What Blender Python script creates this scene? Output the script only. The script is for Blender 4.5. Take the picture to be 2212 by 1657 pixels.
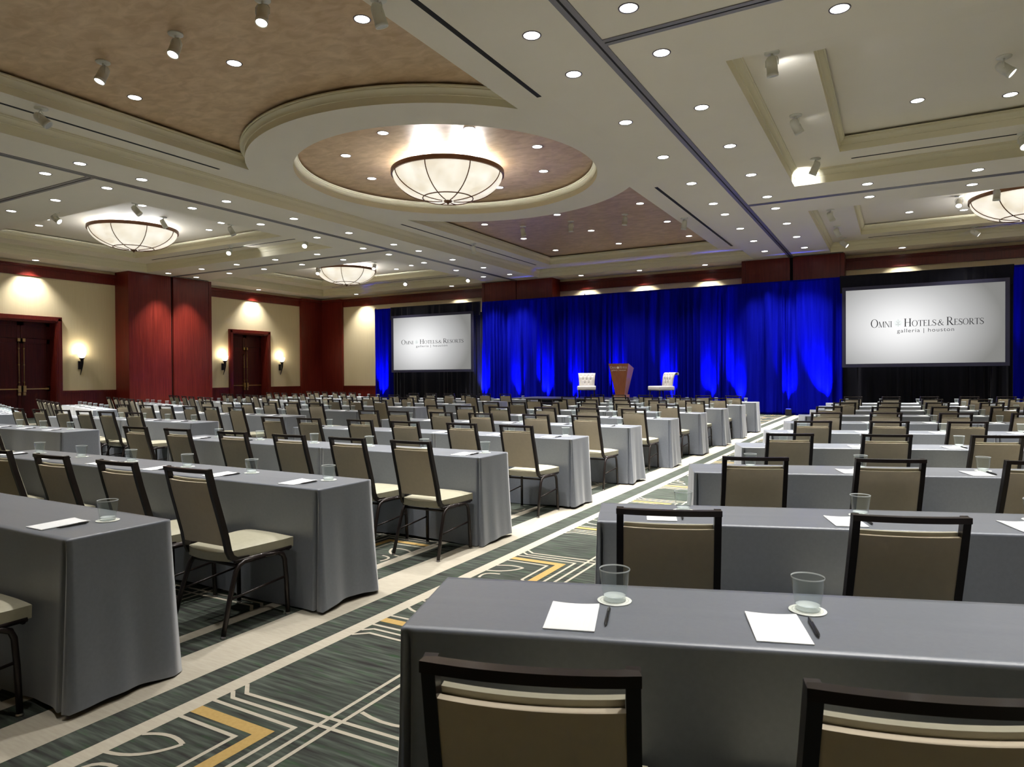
import bpy, bmesh, math, random
from mathutils import Vector, Matrix
random.seed(7)
PI = math.pi
R = math.radians
sc = bpy.context.scene
for o in list(bpy.data.objects):
    bpy.data.objects.remove(o)
COL = sc.collection

# ------------------------------------------------------------------ camera
F_PX, YAW, PITCH, ROLL, EYE = 1474.22, 0.514247, -0.0101078, -0.0059763, 1.45
cy_, sy_, cp_, sp_ = math.cos(YAW), math.sin(YAW), math.cos(PITCH), math.sin(PITCH)
FWD = Vector((-sy_*cp_, cy_*cp_, sp_))
r0 = Vector((cy_, sy_, 0)); u0 = r0.cross(FWD)
RGT = r0*math.cos(ROLL) + u0*math.sin(ROLL)
UPV = -r0*math.sin(ROLL) + u0*math.cos(ROLL)
cam = bpy.data.cameras.new('camera'); camo = bpy.data.objects.new('camera', cam); COL.objects.link(camo)
camo.matrix_world = Matrix(((RGT.x, UPV.x, -FWD.x, 0), (RGT.y, UPV.y, -FWD.y, 0), (RGT.z, UPV.z, -FWD.z, EYE), (0, 0, 0, 1)))
cam.sensor_width = 36.0; cam.lens = F_PX/2212*36.0
cam.clip_start = 0.05; cam.clip_end = 200
cam.dof.use_dof = True; cam.dof.focus_distance = 6.5; cam.dof.aperture_fstop = 13
sc.camera = camo

# ------------------------------------------------------------------ world, exposure
w = bpy.data.worlds.new('world'); sc.world = w; w.use_nodes = True
w.node_tree.nodes['Background'].inputs[0].default_value = (0.9, 0.86, 0.75, 1)
w.node_tree.nodes['Background'].inputs[1].default_value = 0.02
sc.view_settings.view_transform = 'Standard'; sc.view_settings.look = 'None'
sc.view_settings.gamma = 1.0; sc.view_settings.use_curve_mapping = False
sc.view_settings.exposure = 0.42
cyc = sc.cycles
cyc.max_bounces = 4; cyc.diffuse_bounces = 4; cyc.glossy_bounces = 2; cyc.transmission_bounces = 2; cyc.transparent_max_bounces = 12
cyc.caustics_reflective = False; cyc.caustics_refractive = False
cyc.sample_clamp_indirect = 4.0
cyc.use_denoising = True
cyc.use_adaptive_sampling = True; cyc.adaptive_threshold = 0.03

# light levels
P_DOWN = 900.0      # recessed downlight
P_WASH = 420.0      # wall washer
P_CHAN = 60.0       # each lamp inside a bowl chandelier
P_BLUE = 1900.0      # blue uplight
WARM = (1.0, 0.975, 0.935)
COOL = (0.93, 0.96, 1.0)

def in_view(p, mx=0.06, my=0.06):
    d = Vector(p) - Vector((0, 0, EYE)); z = d.dot(FWD)
    if z < 0.15: return False
    x = F_PX*d.dot(RGT)/z/1106; y = F_PX*d.dot(UPV)/z/828.5
    return abs(x) < 1+mx and abs(y) < 1+my

# ------------------------------------------------------------------ materials
def mat(name, col, rough=0.5, metal=0.0, spec=0.5, emis=None, estr=0.0, coat=0.0, sheen=0.0, trans=0.0, ior=1.45):
    m = bpy.data.materials.new(name); m.use_nodes = True
    b = m.node_tree.nodes['Principled BSDF']
    b.inputs['Base Color'].default_value = (*col, 1)
    b.inputs['Roughness'].default_value = rough
    b.inputs['Metallic'].default_value = metal
    b.inputs['Specular IOR Level'].default_value = spec
    b.inputs['Coat Weight'].default_value = coat; b.inputs['Coat Roughness'].default_value = 0.1 if coat < .4 else 0.4
    b.inputs['Sheen Weight'].default_value = sheen
    b.inputs['Transmission Weight'].default_value = trans
    b.inputs['IOR'].default_value = ior
    if emis:
        b.inputs['Emission Color'].default_value = (*emis, 1); b.inputs['Emission Strength'].default_value = estr
    return m
def nodes(m): return m.node_tree.nodes, m.node_tree.links, m.node_tree.nodes['Principled BSDF']
def noisy(m, c1, c2, scale=(1, 1, 1), ns=5.0, detail=4, lo=0.3, hi=0.7, bump=0.0, bdist=0.002, rough=None, dist=0.0):
    """object-space noise mixes two colours of the same stuff; optional bump"""
    N, L, b = nodes(m)
    tc = N.new('ShaderNodeTexCoord'); mp = N.new('ShaderNodeMapping'); nz = N.new('ShaderNodeTexNoise'); cr = N.new('ShaderNodeValToRGB')
    mp.inputs['Scale'].default_value = scale; nz.inputs['Scale'].default_value = ns; nz.inputs['Detail'].default_value = detail
    nz.inputs['Distortion'].default_value = dist
    cr.color_ramp.elements[0].position = lo; cr.color_ramp.elements[0].color = (*c1, 1)
    cr.color_ramp.elements[1].position = hi; cr.color_ramp.elements[1].color = (*c2, 1)
    L.new(tc.outputs['Object'], mp.inputs['Vector']); L.new(mp.outputs[0], nz.inputs['Vector'])
    L.new(nz.outputs['Fac'], cr.inputs[0]); L.new(cr.outputs[0], b.inputs['Base Color'])
    if bump:
        bp = N.new('ShaderNodeBump'); bp.inputs['Strength'].default_value = bump; bp.inputs['Distance'].default_value = bdist
        L.new(nz.outputs['Fac'], bp.inputs['Height']); L.new(bp.outputs[0], b.inputs['Normal'])
    if rough:
        mr = N.new('ShaderNodeMapRange'); mr.inputs[3].default_value = rough[0]; mr.inputs[4].default_value = rough[1]
        L.new(nz.outputs['Fac'], mr.inputs[0]); L.new(mr.outputs[0], b.inputs['Roughness'])
    return m

M = {}
M['plaster'] = noisy(mat('ceiling_plaster', (0.84, 0.765, 0.64), 0.75), (0.83, 0.755, 0.63), (0.85, 0.775, 0.65), ns=1.2)
M['cornice'] = mat('cornice_paint', (0.80, 0.735, 0.53), 0.55)
M['copper'] = noisy(mat('copper_leaf_ceiling', (0.4, 0.24, 0.13), 0.45, metal=0.22), (0.50, 0.33, 0.185), (0.68, 0.49, 0.31), scale=(1, 1.6, 1), ns=3.2, detail=9, lo=0.35, hi=0.68, bump=0.25, bdist=0.01, rough=(0.30, 0.5), dist=0.6)
M['track'] = mat('track_metal', (0.20, 0.19, 0.20), 0.45, metal=0.4)
M['slot'] = mat('dark_slot', (0.006, 0.005, 0.005), 0.8)
M['wallpaper'] = noisy(mat('cream_wallpaper', (0.62, 0.53, 0.36), 0.6), (0.76, 0.64, 0.40), (0.80, 0.68, 0.44), scale=(14, 14, 0.5), ns=2.0, detail=3)
wood = mat('mahogany', (0.15, 0.014, 0.009), 0.30, spec=0.35, coat=0.05)
M['wood'] = noisy(wood, (0.095, 0.009, 0.006), (0.165, 0.019, 0.011), scale=(9, 9, 0.35), ns=3.0, detail=6, rough=(0.26, 0.4))
M['wood_dark'] = noisy(mat('dark_mahogany_door', (0.07, 0.008, 0.007), 0.35, spec=0.3), (0.05, 0.006, 0.005), (0.09, 0.011, 0.008), scale=(9, 9, 0.35), ns=3.0, detail=6)
M['brass'] = mat('brass', (0.62, 0.43, 0.15), 0.28, metal=1.0)
M['gap'] = mat('black_gap', (0.004, 0.003, 0.004), 0.9)
M['bronze'] = mat('bronze_metal', (0.135, 0.062, 0.03), 0.4, metal=0.55)
M['iron'] = mat('dark_iron', (0.012, 0.010, 0.012), 0.45, metal=0.5)
M['lens'] = mat('lamp_lens', (0.9, 0.9, 0.9), 0.4, emis=(1.0, 0.98, 0.94), estr=7.0)
M['lens_hot'] = mat('glaring_lens', (0.9, 0.9, 0.9), 0.4, emis=(1.0, 0.98, 0.94), estr=60.0)
M['lens_off'] = mat('unlit_lens', (0.5, 0.5, 0.47), 0.3)
M['ringtrim'] = mat('downlight_trim', (0.13, 0.11, 0.13), 0.4, metal=0.5)
M['spotbody'] = mat('spot_housing', (0.78, 0.76, 0.68), 0.45)
M['sconceglass'] = mat('sconce_glass', (0.9, 0.88, 0.8), 0.4, emis=(1.0, 0.93, 0.75), estr=3.0)
# bowl of alabaster-like glass, lit from inside
bm_ = mat('alabaster_bowl', (0.85, 0.82, 0.74), 0.35); N, L, b = nodes(bm_)
tc = N.new('ShaderNodeTexCoord'); nz = N.new('ShaderNodeTexNoise'); nz.inputs['Scale'].default_value = 2.2; nz.inputs['Detail'].default_value = 5
cr = N.new('ShaderNodeValToRGB'); cr.color_ramp.elements[0].position = .3; cr.color_ramp.elements[0].color = (0.70, 0.60, 0.45, 1)
cr.color_ramp.elements[1].position = .68; cr.color_ramp.elements[1].color = (1.0, 0.95, 0.84, 1)
L.new(tc.outputs['Object'], nz.inputs['Vector']); L.new(nz.outputs['Fac'], cr.inputs[0]); L.new(cr.outputs[0], b.inputs['Emission Color'])
b.inputs['Emission Strength'].default_value = 0.68
M['bowl'] = bm_
M['cloth'] = noisy(mat('grey_table_linen', (0.14, 0.155, 0.188), 0.42, spec=0.8, sheen=0.3, coat=0.4), (0.133, 0.148, 0.18), (0.147, 0.163, 0.196), ns=60, detail=2, bump=0.05, bdist=0.001)
M['vinyl'] = noisy(mat('beige_vinyl', (0.36, 0.34, 0.25), 0.42), (0.345, 0.325, 0.24), (0.375, 0.355, 0.265), ns=35, detail=3, bump=0.06, bdist=0.001)
M['vinyl_back'] = noisy(mat('brightened_back_vinyl', (0.56, 0.485, 0.365), 0.5), (0.545, 0.47, 0.355), (0.575, 0.50, 0.375), ns=35, detail=3, bump=0.06, bdist=0.001)  # same vinyl as the seat; extra light on the backs put into its colour
M['frame'] = mat('dark_bronze_frame', (0.016, 0.010, 0.009), 0.38, metal=0.3, coat=0.15)
M['glide'] = mat('steel_glide', (0.45, 0.43, 0.42), 0.3, metal=1.0)
M['paper'] = mat('white_paper', (0.86, 0.87, 0.88), 0.6)
M['pen'] = mat('black_pen', (0.012, 0.012, 0.014), 0.3)
M['penclip'] = mat('pen_metal', (0.5, 0.5, 0.5), 0.3, metal=1.0)
M['coaster'] = mat('paper_coaster', (0.80, 0.82, 0.76), 0.7)
M['coasterline'] = mat('coaster_print', (0.45, 0.48, 0.40), 0.7)
gm = bpy.data.materials.new('clear_glass'); gm.use_nodes = True; N = gm.node_tree.nodes; L = gm.node_tree.links
N.remove(N['Principled BSDF']); ou = N['Material Output']
tb = N.new('ShaderNodeBsdfTransparent'); tb.inputs[0].default_value = (0.955, 0.975, 0.97, 1)
gb = N.new('ShaderNodeBsdfGlossy'); gb.inputs['Roughness'].default_value = 0.04; gb.inputs[0].default_value = (1, 1, 1, 1)
db = N.new('ShaderNodeBsdfDiffuse'); db.inputs[0].default_value = (0.85, 0.9, 0.9, 1)
lw = N.new('ShaderNodeLayerWeight'); lw.inputs[0].default_value = 0.30
ms = N.new('ShaderNodeMixShader'); m2 = N.new('ShaderNodeMixShader'); m2.inputs[0].default_value = 0.03
mr = N.new('ShaderNodeMapRange'); mr.inputs[1].default_value = 0; mr.inputs[2].default_value = 1; mr.inputs[3].default_value = .04; mr.inputs[4].default_value = .8
L.new(lw.outputs['Facing'], mr.inputs[0])
L.new(tb.outputs[0], m2.inputs[1]); L.new(db.outputs[0], m2.inputs[2])
pw = N.new('ShaderNodeMath'); pw.operation = 'POWER'; pw.inputs[1].default_value = 2.2
L.new(mr.outputs[0], pw.inputs[0]); L.new(pw.outputs[0], ms.inputs[0]); L.new(m2.outputs[0], ms.inputs[1]); L.new(gb.outputs[0], ms.inputs[2]); L.new(ms.outputs[0], ou.inputs[0])
M['glass'] = gm
gb2 = gm.copy(); gb2.name = 'brightened_glass_base'  # pale diffuse mix paints in the brightness refracted through the base
for nd in gb2.node_tree.nodes:
    if nd.type == 'MIX_SHADER' and not nd.inputs[0].is_linked: nd.inputs[0].default_value = 0.6
M['glassbase'] = gb2
gr2 = gm.copy(); gr2.name = 'glass_rim_highlight'  # bright line along the rim painted in as pale diffuse colour
for nd in gr2.node_tree.nodes:
    if nd.type == 'MIX_SHADER' and not nd.inputs[0].is_linked: nd.inputs[0].default_value = 0.55
M['glassrim'] = gr2
M['carpet'] = None
M['beige'] = noisy(mat('beige_carpet_stripe', (0.38, 0.345, 0.28), 0.95, spec=0.1), (0.36, 0.325, 0.26), (0.41, 0.375, 0.305), scale=(1.2, 9, 1), ns=9, detail=5, bump=0.15, bdist=0.004)
M['gold'] = noisy(mat('gold_carpet_motif', (0.37, 0.25, 0.09), 0.95, spec=0.1), (0.35, 0.235, 0.085), (0.40, 0.27, 0.10), ns=60, detail=3)
cm = mat('green_carpet', (0.05, 0.07, 0.05), 0.95, spec=0.1); N, L, b = nodes(cm)
tc = N.new('ShaderNodeTexCoord'); mp = N.new('ShaderNodeMapping'); mp.inputs['Scale'].default_value = (3.2, 42, 1)
mp.inputs['Rotation'].default_value = (0, 0, 0)
n1 = N.new('ShaderNodeTexNoise'); n1.inputs['Scale'].default_value = 1.0; n1.inputs['Detail'].default_value = 7
n2 = N.new('ShaderNodeTexNoise'); n2.inputs['Scale'].default_value = 2.1; n2.inputs['Detail'].default_value = 3
c1 = N.new('ShaderNodeValToRGB'); e = c1.color_ramp.elements
e[0].position = .30; e[0].color = (0.026, 0.023, 0.023, 1); e[1].position = .72; e[1].color = (0.088, 0.102, 0.084, 1)
x = e.new(.5); x.color = (0.047, 0.054, 0.045, 1)
mx = N.new('ShaderNodeMixRGB'); c2 = N.new('ShaderNodeValToRGB'); c2.color_ramp.elements[0].position = .56; c2.color_ramp.elements[1].position = .74
c2.color_ramp.elements[1].color = (.5, .5, .5, 1)
mx.inputs[2].default_value = (0.026, 0.070, 0.024, 1)
mp2 = N.new('ShaderNodeMapping'); mp2.inputs['Scale'].default_value = (3, 14, 1)
L.new(tc.outputs['Object'], mp.inputs['Vector']); L.new(mp.outputs[0], n1.inputs['Vector']); L.new(n1.outputs['Fac'], c1.inputs[0])
L.new(tc.outputs['Object'], mp2.inputs['Vector']); L.new(mp2.outputs[0], n2.inputs['Vector']); L.new(n2.outputs['Fac'], c2.inputs[0])
L.new(c2.outputs[0], mx.inputs[0]); L.new(c1.outputs[0], mx.inputs[1]); L.new(mx.outputs[0], b.inputs['Base Color'])
bp = N.new('ShaderNodeBump'); bp.inputs['Strength'].default_value = .25; bp.inputs['Distance'].default_value = .004
L.new(n1.outputs['Fac'], bp.inputs['Height']); L.new(bp.outputs[0], b.inputs['Normal'])
M['carpet'] = cm
M['blue'] = noisy(mat('blue_velour_drape', (0.003, 0.004, 0.26), 0.9, spec=0.0), (0.002, 0.003, 0.21), (0.004, 0.006, 0.31), scale=(6, 6, 0.3), ns=2)
M['black'] = mat('black_velour_drape', (0.006, 0.006, 0.012), 0.85, spec=0.2, sheen=0.1)
M['blackbox'] = mat('black_plastic', (0.012, 0.012, 0.016), 0.5)
M['screenframe'] = mat('navy_screen_frame', (0.03, 0.03, 0.07), 0.6)
M['blueled'] = mat('blue_led', (0.02, 0.02, 0.3), 0.4, emis=(0.02, 0.03, 1.0), estr=12)
M['white_leather'] = mat('ivory_upholstery', (0.74, 0.70, 0.67), 0.45)
M['blackwood'] = mat('black_leg_wood', (0.02, 0.018, 0.018), 0.4)
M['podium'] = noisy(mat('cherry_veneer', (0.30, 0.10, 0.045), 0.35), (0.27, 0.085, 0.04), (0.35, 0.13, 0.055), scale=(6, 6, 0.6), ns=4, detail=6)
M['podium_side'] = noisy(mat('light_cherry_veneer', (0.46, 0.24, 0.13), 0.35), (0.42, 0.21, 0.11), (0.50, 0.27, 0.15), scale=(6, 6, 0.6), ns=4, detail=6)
M['letter_gold'] = mat('pale_gold_lettering', (0.95, 0.90, 0.82), 0.4)
M['ink'] = mat('screen_ink', (0.0, 0.0, 0.0), 1.0, spec=0.0, emis=(0.012, 0.012, 0.014), estr=1.0)
M['ink2'] = mat('screen_grey_ink', (0.0, 0.0, 0.0), 1.0, spec=0.0, emis=(0.08, 0.08, 0.085), estr=1.0)
M['leafgrey'] = mat('screen_leaf_grey', (0.0, 0.0, 0.0), 1.0, spec=0.0, emis=(0.70, 0.73, 0.72), estr=1.0)
M['leafvein'] = mat('screen_leaf_vein', (0.0, 0.0, 0.0), 1.0, spec=0.0, emis=(0.32, 0.35, 0.34), estr=1.0)
# projected picture: a soft round vignette is part of the slide itself
sm = mat('projected_slide', (0.02, 0.02, 0.02), 0.9, spec=0.1); N, L, b = nodes(sm)
tc = N.new('ShaderNodeTexCoord'); mp = N.new('ShaderNodeMapping'); mp.inputs['Location'].default_value = (0.22, 0, 0.0)
mp.inputs['Scale'].default_value = (0.36, 1, 0.48)
gr = N.new('ShaderNodeVectorMath'); gr.operation = 'LENGTH'; cr = N.new('ShaderNodeValToRGB')
el = cr.color_ramp.elements; el[0].position = 0.0; el[0].color = (1, 1, 1, 1); el[1].position = 1.0; el[1].color = (0.22, 0.22, 0.21, 1)
x = el.new(.25); x.color = (0.86, 0.86, 0.86, 1); x = el.new(.6); x.color = (0.52, 0.52, 0.52, 1)
L.new(tc.outputs['Object'], mp.inputs['Vector']); L.new(mp.outputs[0], gr.inputs[0]); L.new(gr.outputs['Value'], cr.inputs[0])
L.new(cr.outputs[0], b.inputs['Emission Color']); b.inputs['Emission Strength'].default_value = 0.77
M['slide'] = sm

# ------------------------------------------------------------------ mesh helpers
def link_mesh(name, bm, mats, parent=None, loc=None, smooth=False, rotz=None):
    me = bpy.data.meshes.new(name); bm.normal_update(); bm.to_mesh(me); bm.free()
    for m in (mats if isinstance(mats, (list, tuple)) else [mats]): me.materials.append(m)
    if smooth:
        for p in me.polygons: p.use_smooth = True
    o = bpy.data.objects.new(name, me); COL.objects.link(o)
    if parent: o.parent = parent
    if loc: o.location = loc
    if rotz is not None: o.rotation_euler = (0, 0, rotz)
    return o
def auto_smooth(o, ang=40):
    me = o.data
    bmx = bmesh.new(); bmx.from_mesh(me)
    for f in bmx.faces: f.smooth = True
    for e_ in bmx.edges:
        if len(e_.link_faces) == 2 and e_.calc_face_angle(0) > R(ang): e_.smooth = False
    bmx.to_mesh(me); bmx.free()
    return o
def empty(name, loc=(0, 0, 0), rotz=0):
    o = bpy.data.objects.new(name, None); o.empty_display_size = 0.1; COL.objects.link(o)
    o.location = loc; o.rotation_euler = (0, 0, rotz); return o
def tag(o, label, cat, group=None, kind=None):
    if label: o['label'] = label
    if cat: o['category'] = cat
    if group: o['group'] = group
    if kind: o['kind'] = kind
    return o
def struct(o): o['kind'] = 'structure'; return o
def copy_tree(root, loc, rotz, label=None, group=None):
    r = root.copy(); COL.objects.link(r); r.location = loc; r.rotation_euler = (0, 0, rotz)
    if label: r['label'] = label
    if group: r['group'] = group
    for ch in KIDS[root.name]:
        c = ch.copy(); COL.objects.link(c); c.parent = r
        for g in KIDS.get(ch.name, ()):
            d = g.copy(); COL.objects.link(d); d.parent = c
    return r
KIDS = {}
def remember(root):
    bpy.context.view_layer.update()
    KIDS[root.name] = list(root.children)
    for c in root.children: KIDS[c.name] = list(c.children)
def box(bm, x0, x1, y0, y1, z0, z1, mi=0, M4=None):
    vs = [Vector((x, y, z)) for z in (z0, z1) for y in (y0, y1) for x in (x0, x1)]
    if M4: vs = [M4 @ v for v in vs]
    v = [bm.verts.new(p) for p in vs]
    for q in ((0, 2, 3, 1), (4, 5, 7, 6), (0, 1, 5, 4), (2, 6, 7, 3), (0, 4, 6, 2), (1, 3, 7, 5)):
        f = bm.faces.new([v[i] for i in q]); f.material_index = mi
def bbox_bevel(bm, x0, x1, y0, y1, z0, z1, r=0.005, seg=2):
    t = bmesh.new(); box(t, x0, x1, y0, y1, z0, z1)
    bmesh.ops.bevel(t, geom=t.edges[:]+t.verts[:], offset=r, segments=seg, affect='EDGES', profile=0.6)
    join(bm, t)
def join(bm, t, M4=None, mi=None):
    mp_ = {}
    for v in t.verts: mp_[v] = bm.verts.new(M4 @ v.co if M4 else v.co)
    for f in t.faces:
        try: g = bm.faces.new([mp_[v] for v in f.verts])
        except ValueError: continue
        g.material_index = f.material_index if mi is None else mi
        g.smooth = f.smooth
    t.free()
def tube(bm, pts, rad, seg=8, cap=True, sx=1.0, flat=None, square=False):
    """sweep a round or rectangular section along points"""
    pts = [Vector(p) for p in pts]; n = len(pts)
    rads = rad if isinstance(rad, (list, tuple)) else [rad]*n
    rings = []; up = None
    for i, p in enumerate(pts):
        t = (pts[min(i+1, n-1)] - pts[max(i-1, 0)]).normalized()
        if up is None:
            a = Vector((1, 0, 0)) if abs(t.x) < .9 else Vector((0, 1, 0))
            up = (a - t*a.dot(t)).normalized()
        else: up = (up - t*up.dot(t)).normalized()
        sd = t.cross(up)
        ring = []
        if square:
            hw, hh = (flat if flat else (rads[i], rads[i]))
            for a, c in ((-1, -1), (1, -1), (1, 1), (-1, 1)): ring.append(bm.verts.new(p + up*a*hw + sd*c*hh))
        else:
            for k in range(seg):
                an = 2*PI*k/seg; ring.append(bm.verts.new(p + (up*math.cos(an)*sx + sd*math.sin(an))*rads[i]))
        rings.append(ring)
    m = len(rings[0])
    for a, c in zip(rings, rings[1:]):
        for k in range(m):
            f = bm.faces.new((a[k], a[(k+1) % m], c[(k+1) % m], c[k])); f.smooth = not square
    if cap:
        bm.faces.new(rings[0][::-1]); bm.faces.new(rings[-1])
def lathe(bm, prof, seg=24, c=(0, 0, 0), mi=0, a0=0, a1=2*PI, smooth=True):
    rings = []; full = abs(a1-a0-2*PI) < 1e-6; n = seg if full else seg+1
    for r, z in prof:
        if r < 1e-6: rings.append([bm.verts.new((c[0], c[1], c[2]+z))]); continue
        rings.append([bm.verts.new((c[0]+r*math.cos(a0+(a1-a0)*k/seg), c[1]+r*math.sin(a0+(a1-a0)*k/seg), c[2]+z)) for k in range(n)])
    for a, b2 in zip(rings, rings[1:]):
        m = max(len(a), len(b2)); rng = m if full else m-1
        for k in range(rng):
            k2 = (k+1) % m
            if len(a) == 1 and len(b2) == 1: continue
            if len(a) == 1: f = bm.faces.new((a[0], b2[k2], b2[k]))
            elif len(b2) == 1: f = bm.faces.new((a[k], a[k2], b2[0]))
            else: f = bm.faces.new((a[k], a[k2], b2[k2], b2[k]))
            f.material_index = mi; f.smooth = smooth
def quad(bm, pts, mi=0):
    f = bm.faces.new([bm.verts.new(p) for p in pts]); f.material_index = mi; return f
def plate(bm, xs, ys, z, holes, mi=0, down=True):
    """horizontal sheet of rectangles minus rectangular holes"""
    xs = sorted(set([xs[0], xs[1]] + [h[k] for h in holes for k in (0, 1)])); ys = sorted(set([ys[0], ys[1]] + [h[k] for h in holes for k in (2, 3)]))
    for a, b2 in zip(xs, xs[1:]):
        for c, d in zip(ys, ys[1:]):
            mx_, my_ = (a+b2)/2, (c+d)/2
            if any(h[0] < mx_ < h[1] and h[2] < my_ < h[3] for h in holes): continue
            p = [(a, c, z), (b2, c, z), (b2, d, z), (a, d, z)]
            quad(bm, p[::-1] if down else p, mi)
def poly_holes(bm, loops, z, mi=0):
    es = []
    for lp in loops:
        vs = [bm.verts.new((x, y, z)) for x, y in lp]
        for i in range(len(vs)): es.append(bm.edges.new((vs[i], vs[(i+1) % len(vs)])))
    r = bmesh.ops.triangle_fill(bm, use_beauty=True, use_dissolve=False, edges=es)
    for g in r['geom']:
        if isinstance(g, bmesh.types.BMFace):
            g.material_index = mi; g.normal_update()
            if g.normal.z > 0: g.normal_flip()
def sweep(bm, loop, prof, mi=0, smooth=False, inward=True):
    """loop: closed 2D loop of an opening; prof: (d, z), d>0 reaches into the opening"""
    n = len(loop); A = sum(loop[i][0]*loop[(i+1) % n][1] - loop[(i+1) % n][0]*loop[i][1] for i in range(n))
    if A < 0: loop = loop[::-1]
    offs = []
    for i in range(n):
        p0, p1, p2 = Vector(loop[i-1]), Vector(loop[i]), Vector(loop[(i+1) % n])
        a = (p1-p0).normalized(); b2 = (p2-p1).normalized()
        na = Vector((-a.y, a.x)); nb = Vector((-b2.y, b2.x)); mm = (na+nb)
        mm = mm / max(0.2, mm.dot(na)) if mm.length > 1e-6 else na
        offs.append(mm)
    rows = [[bm.verts.new((loop[i][0]+offs[i].x*d, loop[i][1]+offs[i].y*d, z)) for i in range(n)] for d, z in prof]
    for r1, r2 in zip(rows, rows[1:]):
        for i in range(n):
            f = bm.faces.new((r1[i], r2[i], r2[(i+1) % n], r1[(i+1) % n])); f.material_index = mi; f.smooth = smooth
def spot(name, loc, target, power, col, size=R(90), blend=0.6, rad=0.06, parent=None):
    l = bpy.data.lights.new(name, 'SPOT'); l.energy = power; l.color = col; l.spot_size = size; l.spot_blend = blend; l.shadow_soft_size = rad
    o = bpy.data.objects.new(name, l); COL.objects.link(o); o.location = loc
    o.rotation_euler = (Vector(target)-Vector(loc)).to_track_quat('-Z', 'Y').to_euler()
    return o
def point(name, loc, power, col, rad=0.05):
    l = bpy.data.lights.new(name, 'POINT'); l.energy = power; l.color = col; l.shadow_soft_size = rad
    o = bpy.data.objects.new(name, l); COL.objects.link(o); o.location = loc; return o

# ------------------------------------------------------------------ room shell
XL, XR, YB, YF = -28.0, 9.6, 28.0, -1.6
Z0, Z1, Z2 = 5.82, 6.14, 6.47
SX = (-15.12, -3.43); SY = (8.43, 18.36)      # operable-wall tracks in the ceiling
CX, CY = -9.25, 13.38
RO, RI = 4.49, 3.50                             # ring round the main chandelier

# floor with the woven carpet pattern
fb = bmesh.new()
quad(fb, [(XL-.3, YF, 0), (XR, YF, 0), (XR, YB+.3, 0), (XL-.3, YB+.3, 0)], 0)
ZP = 0.0012
FZ = [0]
def fline(pts, wd, mi, mir=None):
    FZ[0] += 1; ZP = 0.0012 + .0001*(FZ[0] % 10)
    return fline_(pts, wd, mi, mir, ZP)
def fline_(pts, wd, mi, mir, ZP):
    """flat mitred band on the carpet"""
    P = [Vector(p) for p in pts]
    if mir is not None: P = [Vector((2*mir-p.x, p.y)) for p in P]
    n = len(P); Ls, Rs = [], []
    for i in range(n):
        a = (P[i]-P[i-1]).normalized() if i > 0 else (P[1]-P[0]).normalized()
        b2 = (P[i+1]-P[i]).normalized() if i < n-1 else a
        na = Vector((-a.y, a.x)); nb = Vector((-b2.y, b2.x)); mm = na+nb
        mm = mm/max(.35, mm.dot(na))
        Ls.append(P[i]+mm*wd/2); Rs.append(P[i]-mm*wd/2)
    for i in range(n-1):
        p = [(Rs[i].x, Rs[i].y, ZP), (Rs[i+1].x, Rs[i+1].y, ZP), (Ls[i+1].x, Ls[i+1].y, ZP), (Ls[i].x, Ls[i].y, ZP)]
        f = quad(fb, p, mi); f.normal_update()
        if f.normal.z < 0: f.normal_flip()
def arc_pts(p0, p1, bulge, n=8):
    p0, p1 = Vector(p0), Vector(p1); d = p1-p0; nn = Vector((-d.y, d.x))
    return [tuple(p0 + d*t + nn*bulge*4*t*(1-t)) for t in [i/n for i in range(n+1)]]
STR = (-3.095, -8.42, -13.745, -19.07, -24.4, 2.23)
for s in STR:
    for x0, x1 in ((s-.145, s+.145), (s+.325, s+.415), (s-.415, s-.325)):
        quad(fb, [(x0, YF, ZP), (x1, YF, ZP), (x1, YB, ZP), (x0, YB, ZP)], 1)
for s in (-3.095, -8.42, 2.23):
    for side in (0, 1):
        mir = s if side else None
        for k in range(-1, 8):
            yc = 5.36 + 2.825*k
            for v in (1, -1):
                if yc > 26 or yc < -1: continue
                def P(lst): return [(s+.415+a, yc - v*b2) for a, b2 in lst]   # a: distance from the narrow stripe, b: from the mirror line
                fline(P([(0.0, .70), (.345, .70), (.345, 1.10), (.385, 1.135)]), .02, 1, mir)
                fline(P([(0.0, .625), (.425, .625), (.425, 1.10), (.465, 1.135)]), .062, 2, mir)
                fline(P([(0.0, .535), (.505, .535), (.505, 1.08), (.545, 1.115)]), .02, 1, mir)
                fline(P([(0.0, .435), (.055, .48), (.60, .47), (1.55, .44)]), .02, 1, mir)
                fline(P([(0.0, .355), (.075, .42), (.60, .405), (1.55, .375)]), .02, 1, mir)
                fline(P([(.61, 1.115), (.575, 1.08), (.575, -.02)]), .02, 1, mir)
                fline(P([(.68, 1.09), (.645, 1.055), (.645, -.02)]), .02, 1, mir)
                # leaf outline and small curls
                tip = (.215, .84)
                fline(P(arc_pts((0.0, 1.02), tip, .16)), .02, 1, mir)
                fline(P(arc_pts((0.0, .87), tip, -.14)), .02, 1, mir)
                fline(P(arc_pts((.045, 1.20), (.14, 1.06), -.35, 6)), .02, 1, mir)
                fline(P(arc_pts((.66, .30), (1.12, .17), .16)), .02, 1, mir)
                fline(P(arc_pts((.80, .12), (1.15, .03), -.2)), .02, 1, mir)
                fline(P(arc_pts((.80, .12), (1.15, .17), .2)), .02, 1, mir)
struct(link_mesh('floor', fb, [M['carpet'], M['beige'], M['gold']]))

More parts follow.
